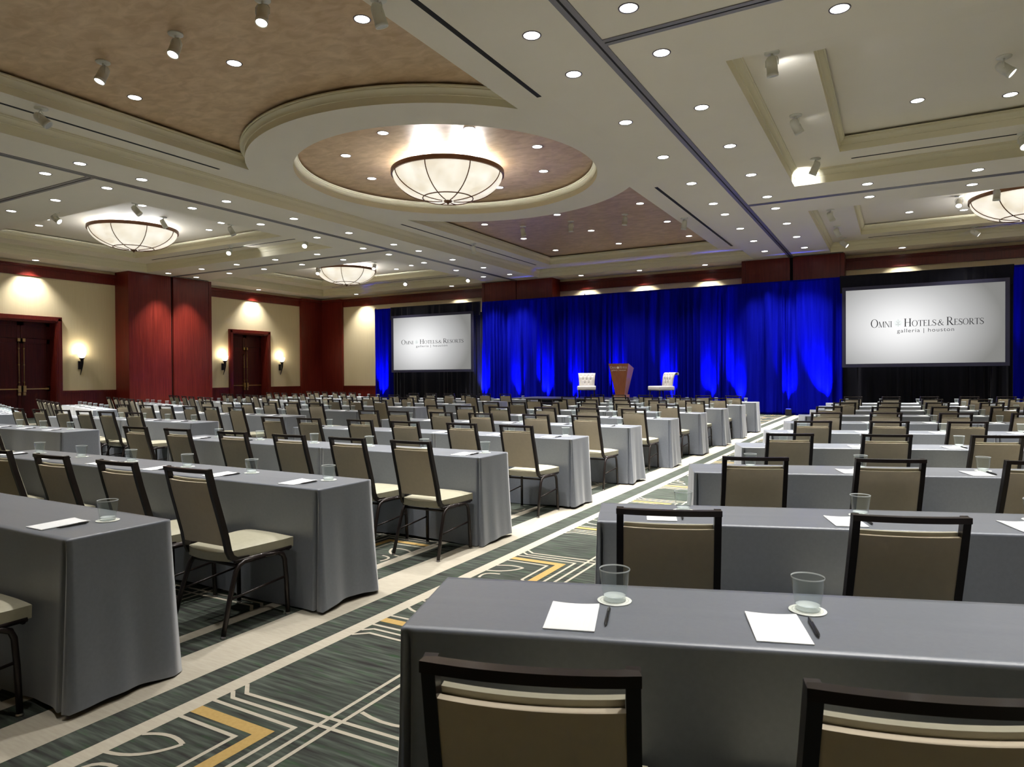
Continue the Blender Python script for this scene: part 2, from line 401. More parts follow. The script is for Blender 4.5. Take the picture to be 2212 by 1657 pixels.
# ceiling: beams plane, ledges, recessed fields
ce = bmesh.new()
outerC = (-13.8, -4.73, -0.15, 26.9)
cof = [(-2.08, 8.25, 9.78, 17.06), (-2.08, 8.25, 19.79, 26.85), (-2.08, 8.25, -0.3, 7.05),
       (-26.8, -16.5, 9.78, 17.06), (-26.8, -16.5, 19.79, 26.9), (-26.8, -16.5, -0.3, 7.05)]
plate(ce, (XL, XR), (YF, YB), Z0, [outerC]+cof)
def rectl(x0, x1, y0, y1): return [(x0, y0), (x1, y0), (x1, y1), (x0, y1)]
tr = bmesh.new()
P_OUT = [(0, Z0), (0, Z1-.15), (.018, Z1-.145), (.018, Z1-.115), (.045, Z1-.07), (.075, Z1-.05), (.075, Z1-.035), (.095, Z1-.03), (.095, Z1+.001)]
P_IN = [(0, Z1), (0, Z2-.20), (.02, Z2-.195), (.02, Z2-.165), (.05, Z2-.12), (.08, Z2-.10), (.08, Z2-.075), (.10, Z2-.07), (.10, Z2-.045), (-.10, Z2-.04), (-.10, Z2+.001)]
for (x0, x1, y0, y1) in cof:
    sweep(tr, rectl(x0, x1, y0, y1), P_OUT)
    i_ = (x0+1.02, x1-1.02, y0+1.04, y1-1.10)
    plate(ce, (x0-.05, x1+.05), (y0-.05, y1+.05), Z1, [i_])
    sweep(tr, rectl(*i_), P_IN)
    plate(ce, (i_[0]-.2, i_[1]+.2), (i_[2]-.2, i_[3]+.2), Z2, [])
x0, x1, y0, y1 = outerC
sweep(tr, rectl(*outerC), P_OUT)
ix0, ix1, iy0, iy1 = -12.72, -5.79, 1.02, 25.78
hx = (ix1-ix0)/2; cxx = (ix0+ix1)/2; th = math.asin(hx/RO)
def ringarc(a0, a1, n=40): return [(cxx+RO*math.cos(a0+(a1-a0)*i/n), CY+RO*math.sin(a0+(a1-a0)*i/n)) for i in range(n+1)]
far = ringarc(PI/2+th, PI/2-th) + [(ix1, iy1), (ix0, iy1)]
near = ringarc(-PI/2+th, -PI/2-th) + [(ix0, iy0), (ix1, iy0)]
circ = [(cxx+RI*math.cos(2*PI*i/96), CY+RI*math.sin(2*PI*i/96)) for i in range(96)]
poly_holes(ce, [rectl(x0-.05, x1+.05, y0-.05, y1+.05), far, near, circ], Z1, 0)
for lp in (far, near): sweep(tr, lp, P_IN)
sweep(tr, circ, P_IN, smooth=False)
plate(ce, (ix0-.2, ix1+.2), (iy0-.2, iy1+.2), Z2, [], 1)
ceil = struct(link_mesh('ceiling', ce, [M['plaster'], M['copper']]))
struct(auto_smooth(link_mesh('trim_1', tr, M['cornice']), 35))
# tracks for the movable walls
tk = bmesh.new()
for x in SX:
    for a, b2 in ((x-.092, x-.016), (x+.016, x+.092)): box(tk, a, b2, YF, 27.25, Z0-.012, Z0+.01, 0)
    box(tk, x-.016, x+.016, YF, 27.25, Z0-.004, Z0+.01, 1)
for y in SY:
    for xa, xb in ((XL, SX[0]-.092), (SX[1]+.092, XR)):
        for a, b2 in ((y-.085, y-.013), (y+.013, y+.085)): box(tk, xa, xb, a, b2, Z0-.012, Z0+.01, 0)
        box(tk, xa, xb, y-.013, y+.013, Z0-.004, Z0+.01, 1)
for xa, xb in ((SX[0]-1.75, SX[0]-.1), (SX[1]+.1, SX[1]+1.75)): box(tk, xa, xb, 27.02, 27.10, Z0-.012, Z0+.01, 1)
box(tk, -26.95, -26.87, 18.45, 20.0, Z0-.012, Z0+.01, 1)
struct(link_mesh('trim_2', tk, [M['track'], M['slot']]))

# walls. paper field, wainscot, chair rail, crown band, cream strip
def wall_strip(bm, axis, pos, a0, a1, z0, z1, th, mi):
    """a slab on a wall plane; axis 'x' = wall of constant x (faces +x), 'y' = constant y (faces -y)"""
    if axis == 'x': box(bm, pos-.12, pos+th, a0, a1, z0, z1, mi)
    else: box(bm, a0, a1, pos-th, pos+.12, z0, z1, mi)
def panelled(bm, bt, axis, pos, a0, a1, paper=True):
    wall_strip(bm, axis, pos, a0, a1, 0, Z0+.02, 0, 0)
    wall_strip(bt, axis, pos, a0, a1, 0.0, .96, .03, 0)
    wall_strip(bt, axis, pos, a0, a1, 0.0, .16, .05, 0)
    wall_strip(bt, axis, pos, a0, a1, .93, 1.01, .055, 0)
    wall_strip(bt, axis, pos, a0, a1, .90, .93, .04, 0)
    # crown band with a stepped profile
    wall_strip(bt, axis, pos, a0, a1, 5.29, 5.35, .05, 0)
    wall_strip(bt, axis, pos, a0, a1, 5.35, 5.58, .035, 0)
    wall_strip(bt, axis, pos, a0, a1, 5.58, 5.62, .06, 0)
    wall_strip(bt, axis, pos, a0, a1, 5.62, 5.67, .10, 0)
    wall_strip(bt, axis, pos, a0, a1, 5.67, 5.70, .12, 0)
D1, D2 = 13.10, 23.10; DW, DH = 1.03, 3.62       # door centres on the left wall, half opening, height
wb = bmesh.new(); wt = bmesh.new()
segs = [(YF, D1-DW), (D1+DW, D2-DW), (D2+DW, YB)]
for a, c in segs: panelled(wb, wt, 'x', XL, a, c)
for d in (D1, D2):
    box(wb, XL-.12, XL, d-DW, d+DW, DH, Z0+.02, 0)
    for z_a, z_b, t_ in ((5.29, 5.35, .05), (5.35, 5.58, .035), (5.58, 5.62, .06), (5.62, 5.67, .10), (5.67, 5.70, .12)): wall_strip(wt, 'x', XL, d-DW, d+DW, z_a, z_b, t_, 0)
struct(link_mesh('wall_left', wb, M['wallpaper'])); struct(link_mesh('trim_3', wt, M['wood']))
wb = bmesh.new(); wt = bmesh.new(); panelled(wb, wt, 'y', YB, XL, XR)
struct(link_mesh('wall_back', wb, M['wallpaper'])); struct(link_mesh('trim_4', wt, M['wood']))
wb = bmesh.new(); box(wb, XR, XR+.12, YF, YB, 0, Z0+.7, 0); struct(link_mesh('wall_right', wb, M['wallpaper']))
wb = bmesh.new(); box(wb, XL, XR, YF-.12, YF, 0, Z0+.7, 0); struct(link_mesh('wall_front', wb, M['wallpaper']))
# mahogany piers that take the movable-wall pockets
def pier(bm, axis, pos, out, c, half, gap=.05):
    e_ = .14
    def bx(a0, a1, t0, t1, z0, z1, mi):
        if axis == 'x': box(bm, t0, t1, a0, a1, z0, z1, mi)
        else: box(bm, a0, a1, t0, t1, z0, z1, mi)
    s1 = 1 if axis == 'x' else -1
    f0, f1 = (pos, pos+s1*out)
    lo, hi = min(f0, f1), max(f0, f1)
    fi = f1 - s1*.012
    l2, h2 = min(f0, fi), max(f0, fi)
    for sg in (-1, 1):
        a, b2 = sorted((c+sg*half, c+sg*(half-e_))); bx(a, b2, lo, hi, 0, Z0, 0)         # edge post
        a, b2 = sorted((c+sg*(half-e_-.006), c+sg*gap)); bx(a, b2, l2, h2, 0, Z0, 0)      # face panel
    fi = f1 - s1*.12; l3, h3 = min(f0, fi), max(f0, fi)
    bx(c-half+.01, c+half-.01, l3, h3, 0, Z0, 1)
for i, (ax, pos, out, c, half) in enumerate((('x', XL, .92, 18.36, 1.92), ('y', YB, .80, SX[0], 1.83), ('y', YB, .80, SX[1], 1.78), ('x', XL, .92, 8.30, 1.92))):
    pb = bmesh.new(); pier(pb, ax, pos, out, c, half, .055 if i != 1 else .02); struct(link_mesh('trim_%d' % (5+i), pb, [M['wood'], M['gap']]))
pb = bmesh.new(); box(pb, XL, XL+.14, 26.38, YB, 0, 5.70); box(pb, XL, -26.38, YB-.14, YB, 0, 5.70)
box(pb, XL, XL+.26, 26.33, YB, 5.60, 5.71); box(pb, XL, -26.33, YB-.26, YB, 5.60, 5.71)
struct(link_mesh('trim_9', pb, M['wood']))

# doors on the left wall, set back in a deep mahogany frame
def door(idx, yc):
    d = empty('door_%d' % idx, (XL, yc, 0)); struct(d)
    f = bmesh.new()
    for s in (-1, 1):
        a, b2 = sorted((s*(DW), s*(DW+.20))); box(f, -.02, .10, a, b2, 0, DH+.20)
        a, b2 = sorted((s*(DW-.03), s*(DW+.005))); box(f, -.42, .06, a, b2, 0, DH+.03)
        a, b2 = sorted((s*(DW+.05), s*(DW+.15))); box(f, .10, .12, a, b2, 0, DH+.15)
    box(f, -.02, .10, -DW, DW, DH, DH+.20); box(f, .10, .12, -DW-.15, DW+.15, DH+.05, DH+.15); box(f, -.42, .06, -DW, DW, DH-.03, DH)
    link_mesh('door_frame', f, M['wood'], d)
    for s in (-1, 1):
        b = bmesh.new(); a, b2 = sorted((s*.006, s*(DW-.03)))
        box(b, -.42, -.36, a, b2, 0.02, 2.98); box(b, -.42, -.36, a, b2, 2.995, DH-.03)
        st = .11
        for (p, q) in ((.006, .006+st), (DW-.03-st, DW-.03)):
            p, q = sorted((s*p, s*q)); box(b, -.36, -.345, p, q, .02, DH-.03)
        for z_ in ((.02, .25), (1.0, 1.2), (2.80, 2.98), (DH-.16, DH-.03)): box(b, -.36, -.345, a, b2, *z_)
        leaf = link_mesh('door_leaf', b, M['wood_dark'], d)
        h = bmesh.new()
        tube(h, [(-.29, s*.085, 1.05), (-.29, s*.085, 2.92)], .011, 8)
        for z_ in (1.35, 2.0, 2.6): box(h, -.345, -.28, s*.085-.02, s*.085+.02, z_-.02, z_+.02)
        box(h, -.345, -.265, s*.085-.045, s*.085+.045, 2.86, 2.98)
        box(h, -.345, -.25, s*.085-.05, s*.085+.05, .98, 1.22); box(h, -.345, -.27, s*.085-.045, s*.085+.045, .86, .96)
        a2, b3 = sorted((s*.13, s*.86)); box(h, -.30, -.262, a2, b3, 1.075, 1.115); box(h, -.345, -.26, s*.86-.06, s*.86+.06, 1.065, 1.125)
        hd = link_mesh('panic_bar', h, M['brass'], leaf); hd['label'] = 'brass panic bar with vertical rod'
    bk = bmesh.new(); box(bk, -.50, -.43, -DW-.1, DW+.1, 0, DH+.1); link_mesh('door_backing', bk, M['gap'], d)
door(1, D1); door(2, D2)

# ------------------------------------------------------------------ ceiling fittings
def slot(name, x0, x1, y0, y1, z, label):
    b = bmesh.new(); box(b, x0, x1, y0, y1, z-.006, z+.01, 0)
    t_ = .004
    tag(link_mesh(name, b, M['slot']), label, 'air vent', 'thin black linear vents in the ceiling ledges')
slot('linear_vent', -5.27, -5.19, 16.6, 25.55, Z1, 'black linear vent right of the far copper ceiling field')
slot('linear_vent', -5.27, -5.19, 1.0, 10.25, Z1, 'black linear vent right of the near copper ceiling field')
slot('linear_vent', -13.27, -13.21, 16.6, 25.55, Z1, 'black linear vent left of the far copper ceiling field')
slot('linear_vent', -13.27, -13.21, 1.0, 10.15, Z1, 'black linear vent left of the near copper ceiling field')
slot('linear_vent', -.87, 6.9, 16.53, 16.58, Z1, 'black linear vent behind the nearer cream tray ceiling on the right')
slot('linear_vent', -.87, 6.9, 26.35, 26.40, Z1, 'black linear vent behind the farther cream tray ceiling on the right')
slot('linear_vent', -25.6, -17.7, 16.48, 16.53, Z1, 'black linear vent behind the nearer cream tray ceiling on the left')
slot('linear_vent', -25.6, -17.7, 26.33, 26.38, Z1, 'black linear vent behind the farther cream tray ceiling on the left')

# downlights
def make_downlight():
    t = empty('downlight'); tag(t, '', 'ceiling light')
    b = bmesh.new(); lathe(b, [(.104, 0.0), (.106, -.006), (.122, -.006), (.125, 0.0)], 28); link_mesh('trim_ring', b, M['ringtrim'], t)
    b = bmesh.new(); lathe(b, [(0.0, -.002), (.105, -.002)], 28, smooth=False)
    for f in b.faces:
        f.normal_update()
        if f.normal.z > 0: f.normal_flip()
    link_mesh('lens', b, M['lens'], t)
    remember(t); return t
dl0 = make_downlight(); dl_used = [False]
ORD = ['first', 'second', 'third', 'fourth', 'fifth', 'sixth', 'seventh', 'eighth', 'ninth', 'tenth', 'eleventh', 'twelfth', 'thirteenth', 'fourteenth']
def downlight(x, y, z, label, group, power=P_DOWN, wash=None, size=R(76), blend=.8):
    if label is not None:
        if dl_used[0]: copy_tree(dl0, (x, y, z), 0, label, group)
        else: dl_used[0] = True; dl0.location = (x, y, z); dl0['label'] = label; dl0['group'] = group
    if power: spot('downlight_lamp', (x, y, z-.02), wash or (x, y, 0), power, WARM, size, blend, .09)
YS = [1.35, 3.5, 5.7, 7.79, 9.09, 11.26, 13.42, 15.58, 17.69, 19.03, 21.1, 23.28, 25.4]
for nm, x in (('the aisle side of the right ceiling track', -2.78), ('the centre side of the right ceiling track', -4.08), ('the centre side of the left ceiling track', -14.43), ('the outer side of the left ceiling track', -15.75)):
    vis = [y for y in YS if in_view((x, y, Z0), .01, .01)]
    for y in YS:
        lab = None
        if y in vis: lab = 'round white downlight, %s from the front along %s' % (ORD[vis.index(y)], nm)
        downlight(x, y, Z0, lab, 'downlights along the ceiling tracks', P_DOWN*{1.35: .12, 3.5: .45, 5.7: .7}.get(y, 1.0))
for nm, y in (('just before the near cross track', 7.77), ('just beyond the near cross track', 9.07), ('just before the far cross track', 17.69), ('just beyond the far cross track', 18.99)):
    for side, xs in (('left', [-17.88, -20.0, -22.12, -24.2, -26.34]), ('right', [-.60, 1.5, 3.6, 5.7, 7.8])):
        for i, x in enumerate(xs):
            lab = None
            if in_view((x, y, Z0), .01, .01): lab = 'round white downlight %s, %s from the middle on the %s' % (nm, ORD[i], side)
            downlight(x, y, Z0, lab, 'downlights along the cross tracks')
# wall washers: light on the crown band and the paper
for i, (x, y) in enumerate(((-27.5, 13.24), (-27.5, 23.27), (-24.72, 27.2), (-18.67, 27.2), (-11.95, 27.3), (-9.32, 27.3), (-6.63, 27.3), (.14, 27.2), (5.0, 27.2))):
    lab = None
    if in_view((x, y, Z0), .01, .01):
        lab = ['small downlight near the left wall above the near double doors', 'small downlight near the left wall above the far double doors', 'small downlight near the back wall, leftmost, beside the corner pier', 'small downlight near the back wall above the left screen', 'small downlight near the back wall above the drapes, just right of left pier',
               'small downlight near the back wall above the podium', 'small downlight near the back wall above the drapes, just left of right pier', 'small downlight near the back wall above the right screen', ''][i]
    tgt = (XL+.12, y, 3.4) if i < 2 else (x, YB-.12, 3.4)
    downlight(x, y, Z0, lab, 'small wall-washing downlights', P_WASH, tgt, R(95), .8)
# recessed copper fields and tray ceilings
for rowi, y in enumerate((4.68, 7.35, 19.2, 21.9, 24.57)):
    for i, x in enumerate((-11.85, -9.2, -6.53)):
        lab = None
        if in_view((x, y, Z2), .01, .01): lab = 'round downlight in the copper ceiling %s the chandelier, %s row, %s' % ('before' if y < 10 else 'beyond', {7.35: 'last', 19.2: 'first', 21.9: 'middle', 24.57: 'last'}.get(y, 'first'), ('left', 'centre', 'right')[i])
        downlight(x, y, Z2, lab, 'downlights in the copper ceiling fields')
nm8 = ['far right', 'farthest, right of centre', 'farthest', 'far left', 'left', 'near left', 'nearest', 'near right']
for k in range(8):
    a = k*PI/4
    downlight(-9.2+2.35*math.cos(a), 13.31+2.35*math.sin(a), Z2, 'round downlight in the copper dome round the chandelier, %s of eight' % ['right-hand', 'far right', 'farthest', 'far left', 'left-hand', 'near left', 'nearest', 'near right'][k], 'eight downlights round the main chandelier', P_DOWN*.5)
trays = {'nearer right': (3.07, 13.4), 'farther right': (3.07, 23.3), 'nearer left': (-21.75, 13.4), 'farther left': (-21.75, 23.3)}
for nm, (x, y) in trays.items():
    for dx, dy, w_ in ((-2.75, 1.22, 'outer left far'), (-1.3, 1.76, 'inner left far'), (1.5, 1.7, 'inner right far'), (2.75, 1.22, 'outer right far'), (-2.62, -1.55, 'outer left near'), (1.62, -1.95, 'inner right near'), (-1.5, -1.9, 'inner left near'), (2.7, -1.4, 'outer right near')):
        p = (x+dx, y+dy, Z2)
        if dy < 0 and 'right' in nm: downlight(*p, None, '', P_DOWN*.4); continue
        lab = 'round downlight in the %s cream tray ceiling, %s' % (nm, w_) if in_view(p, .01, .01) else None
        downlight(*p, lab, 'downlights in the cream tray ceilings', P_DOWN*.4)

for x, y in ((.3, 2.2), (1.8, 4.2), (1.8, 2.2), (3.6, 4.4), (.3, 4.9)): downlight(x, y, Z2, None, '', P_DOWN*.55)  # added lamps without fixtures, out of view, brightening the near right tabletops
# bowl chandeliers
BR = 1.33
def bowl_prof(n=18):
    out = []
    for i in range(n+1):
        t = i/n; r = 1.29*math.cos(t*PI/2)**.92 if i < n else 0.0
        z = -.60*math.sin(t*PI/2)**1.12
        out.append((r, z))
    return out
def chandelier(name, x, y, zr, rot, label):
    t = empty('bowl_chandelier', (x, y, zr), rot); tag(t, label, 'chandelier', 'bowl chandeliers')
    b = bmesh.new(); lathe(b, [(1.285, 0), (BR, 0), (BR+.004, -.05), (BR, -.105), (1.285, -.105), (1.28, 0)], 96); auto_smooth(link_mesh('rim_band', b, M['bronze'], t), 50)
    b = bmesh.new(); pr_ = [(r, z-.09) for r, z in bowl_prof()]; lathe(b, pr_, 72); link_mesh('glass_bowl', b, M['bowl'], t, smooth=True)
    for k in range(8):
        a = k*PI/4; b = bmesh.new()
        tube(b, [((r+.006)*math.cos(a), (r+.006)*math.sin(a), z-.006) for r, z in pr_[:-1]], .013, 6); link_mesh('rib', b, M['bronze'], t)
    b = bmesh.new(); rz = min(pr_, key=lambda q: abs(q[0]-.56)); 
    tube(b, [((rz[0]+.008)*math.cos(2*PI*i/48), (rz[0]+.008)*math.sin(2*PI*i/48), rz[1]-.006) for i in range(49)], .014, 6, cap=False); link_mesh('lower_ring', b, M['bronze'], t)
    b = bmesh.new(); lathe(b, [(0, -.665), (.10, -.675), (.105, -.70), (.055, -.72), (.035, -.745), (.012, -.77), (.0, -.785)], 20); link_mesh('finial', b, M['bronze'], t, smooth=True)
    b = bmesh.new(); 
    for q in range(2): lathe(b, [(0, -.80-.05*q), (.008, -.808-.05*q), (0, -.816-.05*q)], 8)
    link_mesh('crystal_drop', b, M['glide'], t)
    b = bmesh.new(); lathe(b, [(0, Z2-zr), (.09, Z2-zr), (.09, Z2-zr-.03), (.02, Z2-zr-.04), (.02, -.66), (0, -.66)], 16); link_mesh('stem', b, M['bronze'], t)
    for k in range(6):
        a = k*PI/3+.4; point('chandelier_lamp', (x+.72*math.cos(a), y+.72*math.sin(a), zr-.03), P_CHAN, COOL, .05)
chandelier('m', CX, 13.35, 6.30, R(12), 'large bowl chandelier in the copper dome at the centre of the ceiling')
chandelier('l1', -21.75, 13.4, 6.36, R(30), 'bowl chandelier in the nearer left tray ceiling')
chandelier('l2', -21.75, 23.3, 6.36, R(33), 'small-looking bowl chandelier farthest away on the left')
chandelier('r1', 3.07, 23.3, 6.36, R(10), 'bowl chandelier cut by the right edge of the photo')

# adjustable ceiling spots
def ceiling_spot(x, y, z, aim, tilt, lit, label):
    dr = Vector((RGT.x, RGT.y))*aim[0] - Vector((FWD.x, FWD.y))*aim[1]
    yaw = math.atan2(-dr.y, -dr.x)
    t = empty('ceiling_spotlight', (x, y, z), yaw); t.scale = (1.25, 1.25, 1.25); tag(t, label, 'spotlight', 'adjustable spotlights hanging from the ceiling')
    b = bmesh.new(); lathe(b, [(0, 0), (.085, 0), (.085, -.012), (.03, -.02), (0, -.02)], 20); link_mesh('canopy', b, M['spotbody'], t, smooth=True)
    b = bmesh.new(); tube(b, [(0, 0, -.015), (0, 0, -.05)], .012, 8)
    for s in (-1, 1): tube(b, [(0, 0, -.05), (0, s*.05, -.055), (0, s*.072, -.085), (0, s*.072, -.16)], .006, 6)
    link_mesh('yoke', b, M['spotbody'], t)
    Mx = Matrix.Translation((0, 0, -.15)) @ Matrix.Rotation(tilt, 4, 'Y')
    b = bmesh.new(); q = bmesh.new(); lathe(q, [(0, .10), (.035, .10), (.058, .065), (.062, .02), (.062, -.085), (.066, -.085), (.066, -.125), (.058, -.125), (.056, -.10)], 20); join(b, q, Mx)
    link_mesh('housing', b, M['spotbody'], t, smooth=False); auto_smooth(t.children[-1] if t.children else bpy.data.objects[-1]) if False else None
    b = bmesh.new(); q = bmesh.new(); lathe(q, [(0, -.118), (.056, -.118)], 20); join(b, q, Mx)
    link_mesh('lens', b, (M['lens_off'], M['lens'], M['lens_hot'])[lit], t)
    return t
SP = [(-10.95, 6.28, Z2, (-.6, .8), .38, 1, 'lit spotlight on the near copper ceiling, leftmost of the row'), (-9.15, 6.3, Z2, (-.3, .9), .38, 1, 'lit spotlight on the near copper ceiling, middle of the row'),
      (-7.33, 6.31, Z2, (0, 1), .30, 1, 'lit spotlight on the near copper ceiling, third in the row'), (-5.6, 6.6, Z1, (.7, -.6), .35, 0, 'pale spotlight at the top edge beside the near black vent'),
      (-12.9, 6.33, Z1, (1, -.2), .85, 0, 'pale spotlight on the ledge left of the near copper ceiling'),
      (-1.59, 10.55, Z1, (.5, -.6), .25, 0, 'nearest of three spotlights on the ledge left of the nearer right tray'), (-1.6, 13.31, Z1, (1, -.3), .6, 0, 'middle of three spotlights on the ledge left of the nearer right tray'),
      (-1.55, 16.2, Z1, (-.7, -.6), .45, 0, 'spotlight lighting the bright corner of the nearer right tray'), (1.47, 13.3, Z2, (.8, .6), .8, 1, 'lit spotlight in the nearer right tray at the photo edge'),
      (2.14, 16.55, Z1, (-.4, .9), .7, 1, 'bright spotlight cut by the right photo edge above the long vent'),
      (-10.9, 20.1, Z2, (.7, -.6), .3, 0, 'pale spotlight on the far copper ceiling, leftmost'), (-9.21, 20.24, Z2, (0, -1), .1, 0, 'pale spotlight on the far copper ceiling, second from left'),
      (-7.37, 20.24, Z2, (-.6, -.6), .16, 0, 'pale spotlight on the far copper ceiling, third from left'), (-5.53, 20.28, Z1, (-.6, -.6), .2, 0, 'pale spotlight at the edge of the far copper ceiling by the black vent'),
      (-13.0, 20.3, Z1, (.3, -.8), .5, 0, 'pale spotlight on the ledge left of the far copper ceiling'),
      (-17.7, 10.98, Z1, (.8, -.3), .7, 0, 'half hidden spotlight behind the soffit of the nearer left tray'), (-19.9, 13.22, Z2, (.8, -.5), .5, 0, 'white spotlight beside the rim of the nearer left chandelier'),
      (-20.56, 10.42, Z1, (1, .1), .95, 1, 'spotlight left of the nearer left chandelier, turned sideways'), (-17.7, 13.97, Z1, (.8, -.3), .5, 0, 'half hidden spotlight right of the nearer left chandelier'),
      (-20.62, 16.2, Z1, (.1, 1), .9, 2, 'glaring spotlight on the ledge beyond the nearer left chandelier'), (-17.35, 16.64, Z1, (0, 1), .9, 2, 'bright spotlight at the right corner of the nearer left tray'),
      (-21.37, 21.2, Z1, (0, 1), .8, 1, 'bright spotlight at the left rim of the farthest chandelier'), (-19.86, 23.0, Z2, (0, 1), .7, 1, 'bright spotlight at the right rim of the farthest chandelier'),
      (-17.27, 26.5, Z1, (0, 1), 1.0, 2, 'glaring spotlight nearest the left back pier'), (-20.47, 25.95, Z1, (0, 1), 1.0, 2, 'glaring spotlight below the farthest left tray, above the screen'),
      (-1.67, 23.9, Z1, (1, -.3), .6, 0, 'small spotlight on the ledge of the farther right tray, middle of three'), (-1.62, 26.07, Z1, (.9, .6), .9, 1, 'small lit spotlight at the far corner of the farther right tray'),
      (-1.66, 21.4, Z1, (1, -.3), .6, 0, 'small spotlight on the ledge of the farther right tray, nearest'), (1.51, 22.99, Z2, (-.6, .8), .7, 1, 'lit spotlight left of the chandelier at the right edge'),
      (2.13, 26.2, Z1, (.9, .6), .9, 1, 'lit spotlight on the far ledge of the farther right tray'), (2.17, 20.95, Z1, (0, -1), .1, 0, 'pale spotlight in front of the rim of the right edge chandelier')]
for s in SP: ceiling_spot(*s)
spot('spot_lamp', (-1.70, 16.42, Z1-.30), (-1.98, 17.1, Z0+.04), 45, COOL, R(95), .8, .03)
spot('spot_lamp', (-20.4, 16.4, Z1-.17), (-18.8, 17.1, Z0+.2), 22, COOL, R(80), .8, .03)
spot('spot_lamp', (-1.6, 13.4, Z1-.25), (-.9, 13.9, Z1), 8, COOL, R(80), .8, .03)
spot('spot_lamp', (-1.59, 10.7, Z1-.3), (-1.3, 11.3, Z1), 10, COOL, R(90), .8, .03)

# wall sconces
def sconce(y, label):
    t = empty('wall_sconce', (XL, y, 1.62)); tag(t, label, 'wall lamp', 'horn-shaped wall sconces')
    b = bmesh.new(); bbox_bevel(b, 0, .05, -.06, .06, .22, .54, .01); link_mesh('back_plate', b, M['iron'], t)
    b = bmesh.new(); pts = []; rd = []
    for i in range(13):
        u = i/12; pts.append((.06+.10*math.sin(u*PI*.75)+.05*u, .0, .62*u)); rd.append(.012+.052*u**1.3)
    tube(b, pts, rd, 12); lathe(b, [(.0, .62), (.085, .62), (.095, .66), (.0, .66)], 16, (pts[-1][0], 0, 0)); link_mesh('horn', b, M['iron'], t, smooth=True)
    b = bmesh.new(); cx = pts[-1][0]; lathe(b, [(.05, .66), (.10, .70), (.135, .79), (.15, .88), (.145, .88), (.128, .79), (.09, .705), (.0, .675)], 24, (cx, 0, 0)); link_mesh('glass_cup', b, M['sconceglass'], t, smooth=True)
    point('sconce_lamp', (XL+cx, y, 1.62+.98), 14, (1, .88, .66), .05)
sconce(15.0, 'glowing horn sconce between the near double doors and the large pier')
sconce(21.53, 'glowing horn sconce left of the far double doors')
sconce(24.98, 'glowing horn sconce right of the far double doors')

# ------------------------------------------------------------------ drapes, screens, stage
def drape(name, x0, x1, y, z0, z1, m, label, seed, amp=.12, cat='curtain', group=None, step=.022, wl=.22, top=None):
    rnd = random.Random(seed); b = bmesh.new(); n = max(8, int((x1-x0)/step)); H = z1-z0
    ph = []; xx = x0
    # irregular pleats: cumulative phase
    phs = []; p = rnd.random()*6; fr = 2*PI/wl
    mod = [rnd.random()*6 for _ in range(6)]
    for i in range(n+1):
        x = x0+(x1-x0)*i/n; phs.append(p)
        p += (x1-x0)/n*fr*(.65+.55*math.sin(x*1.7+mod[0])*math.sin(x*.63+mod[1])+.25*math.sin(x*4.1+mod[2]))
    zs = [0, .02, .08, .2, .4, .6, .8, .93, .985, 1.0]
    rows = []
    for t in zs:
        row = []
        for i in range(n+1):
            x = x0+(x1-x0)*i/n
            a = amp*(.35+.65*(1-t)**.6)*(.55+.45*math.sin(x*.9+mod[3])**2)
            f = math.sin(phs[i]); f = math.copysign(abs(f)**.7, f)
            yy = y - a*f - .03*math.sin(x*2.3+mod[4])*(1-t) - .25*a*math.sin(phs[i]*2.3+mod[5])
            xs_ = x + .03*math.sin(phs[i]*.5+t*2)*(1-t)
            if t > .98: yy = y - a*.3*f
            row.append(b.verts.new((xs_, yy, z0+H*t)))
        rows.append(row)
    for r1, r2 in zip(rows, rows[1:]):
        for i in range(n): b.faces.new((r1[i], r1[i+1], r2[i+1], r2[i]))
    o = link_mesh(name, b, m, smooth=True); so = o.modifiers.new('thickness', 'SOLIDIFY'); so.thickness = .006
    return tag(o, label, cat, group)
YD = 26.35; G = 'blue drape panels across the back wall'
TOPZ = 4.85
bl = [(-22.75, -21.62, 'narrow blue velour drape left of the left screen'), (-16.38, -14.2, 'blue velour drape panel right beside the left screen'), (-14.2, -11.42, 'blue velour drape panel left of the white chairs, ending at a post'),
      (-11.42, -8.6, 'blue velour drape panel behind the left chair and podium'), (-8.6, -5.9, 'blue velour drape panel behind the right white chair'),
      (-5.9, -3.6, 'blue velour drape panel between stage and main aisle'), (-3.6, -1.72, 'blue velour drape panel just left of the right screen'), (3.12, 6.6, 'blue velour drape at the right edge of the photo')]
for i, (a, c, lab) in enumerate(bl): drape('blue_drape', a-(.05 if i not in (0, 7) else 0), c+(.05 if i not in (0, 7) else 0), YD+(.0, .02)[i % 2], .01, TOPZ, M['blue'], lab, 10+i, group=G)
for nm, a, c in (('left', -21.6, -16.4), ('right', -1.74, 3.16)):
    drape('black_valance', a, c, YD-.16, 4.25, TOPZ+.01, M['black'], 'black gathered valance above the %s screen' % nm, 31 if nm == 'left' else 32, amp=.05, wl=.3, group='black drapes round the screens')
    drape('black_skirt', a, c, YD-.0, .01, 4.4, M['black'], 'black drape hanging behind and below the %s screen' % nm, 33 if nm == 'left' else 34, amp=.06, group='black drapes round the screens')
# support poles between panels
for x in (-11.42, -22.78):
    b = bmesh.new(); tube(b, [(x, YD+.12, 0), (x, YD+.12, TOPZ+.06)], .022, 10)
    box(b, x-.25, x+.25, YD, YD+.3, 0, .012)
    tag(link_mesh('drape_pole', b, M['blackbox']), 'thin dark drape support pole %s' % ('between panels near the left white chair' if x > -12 else 'at the left end of the drapes'), 'pole', 'drape support poles')

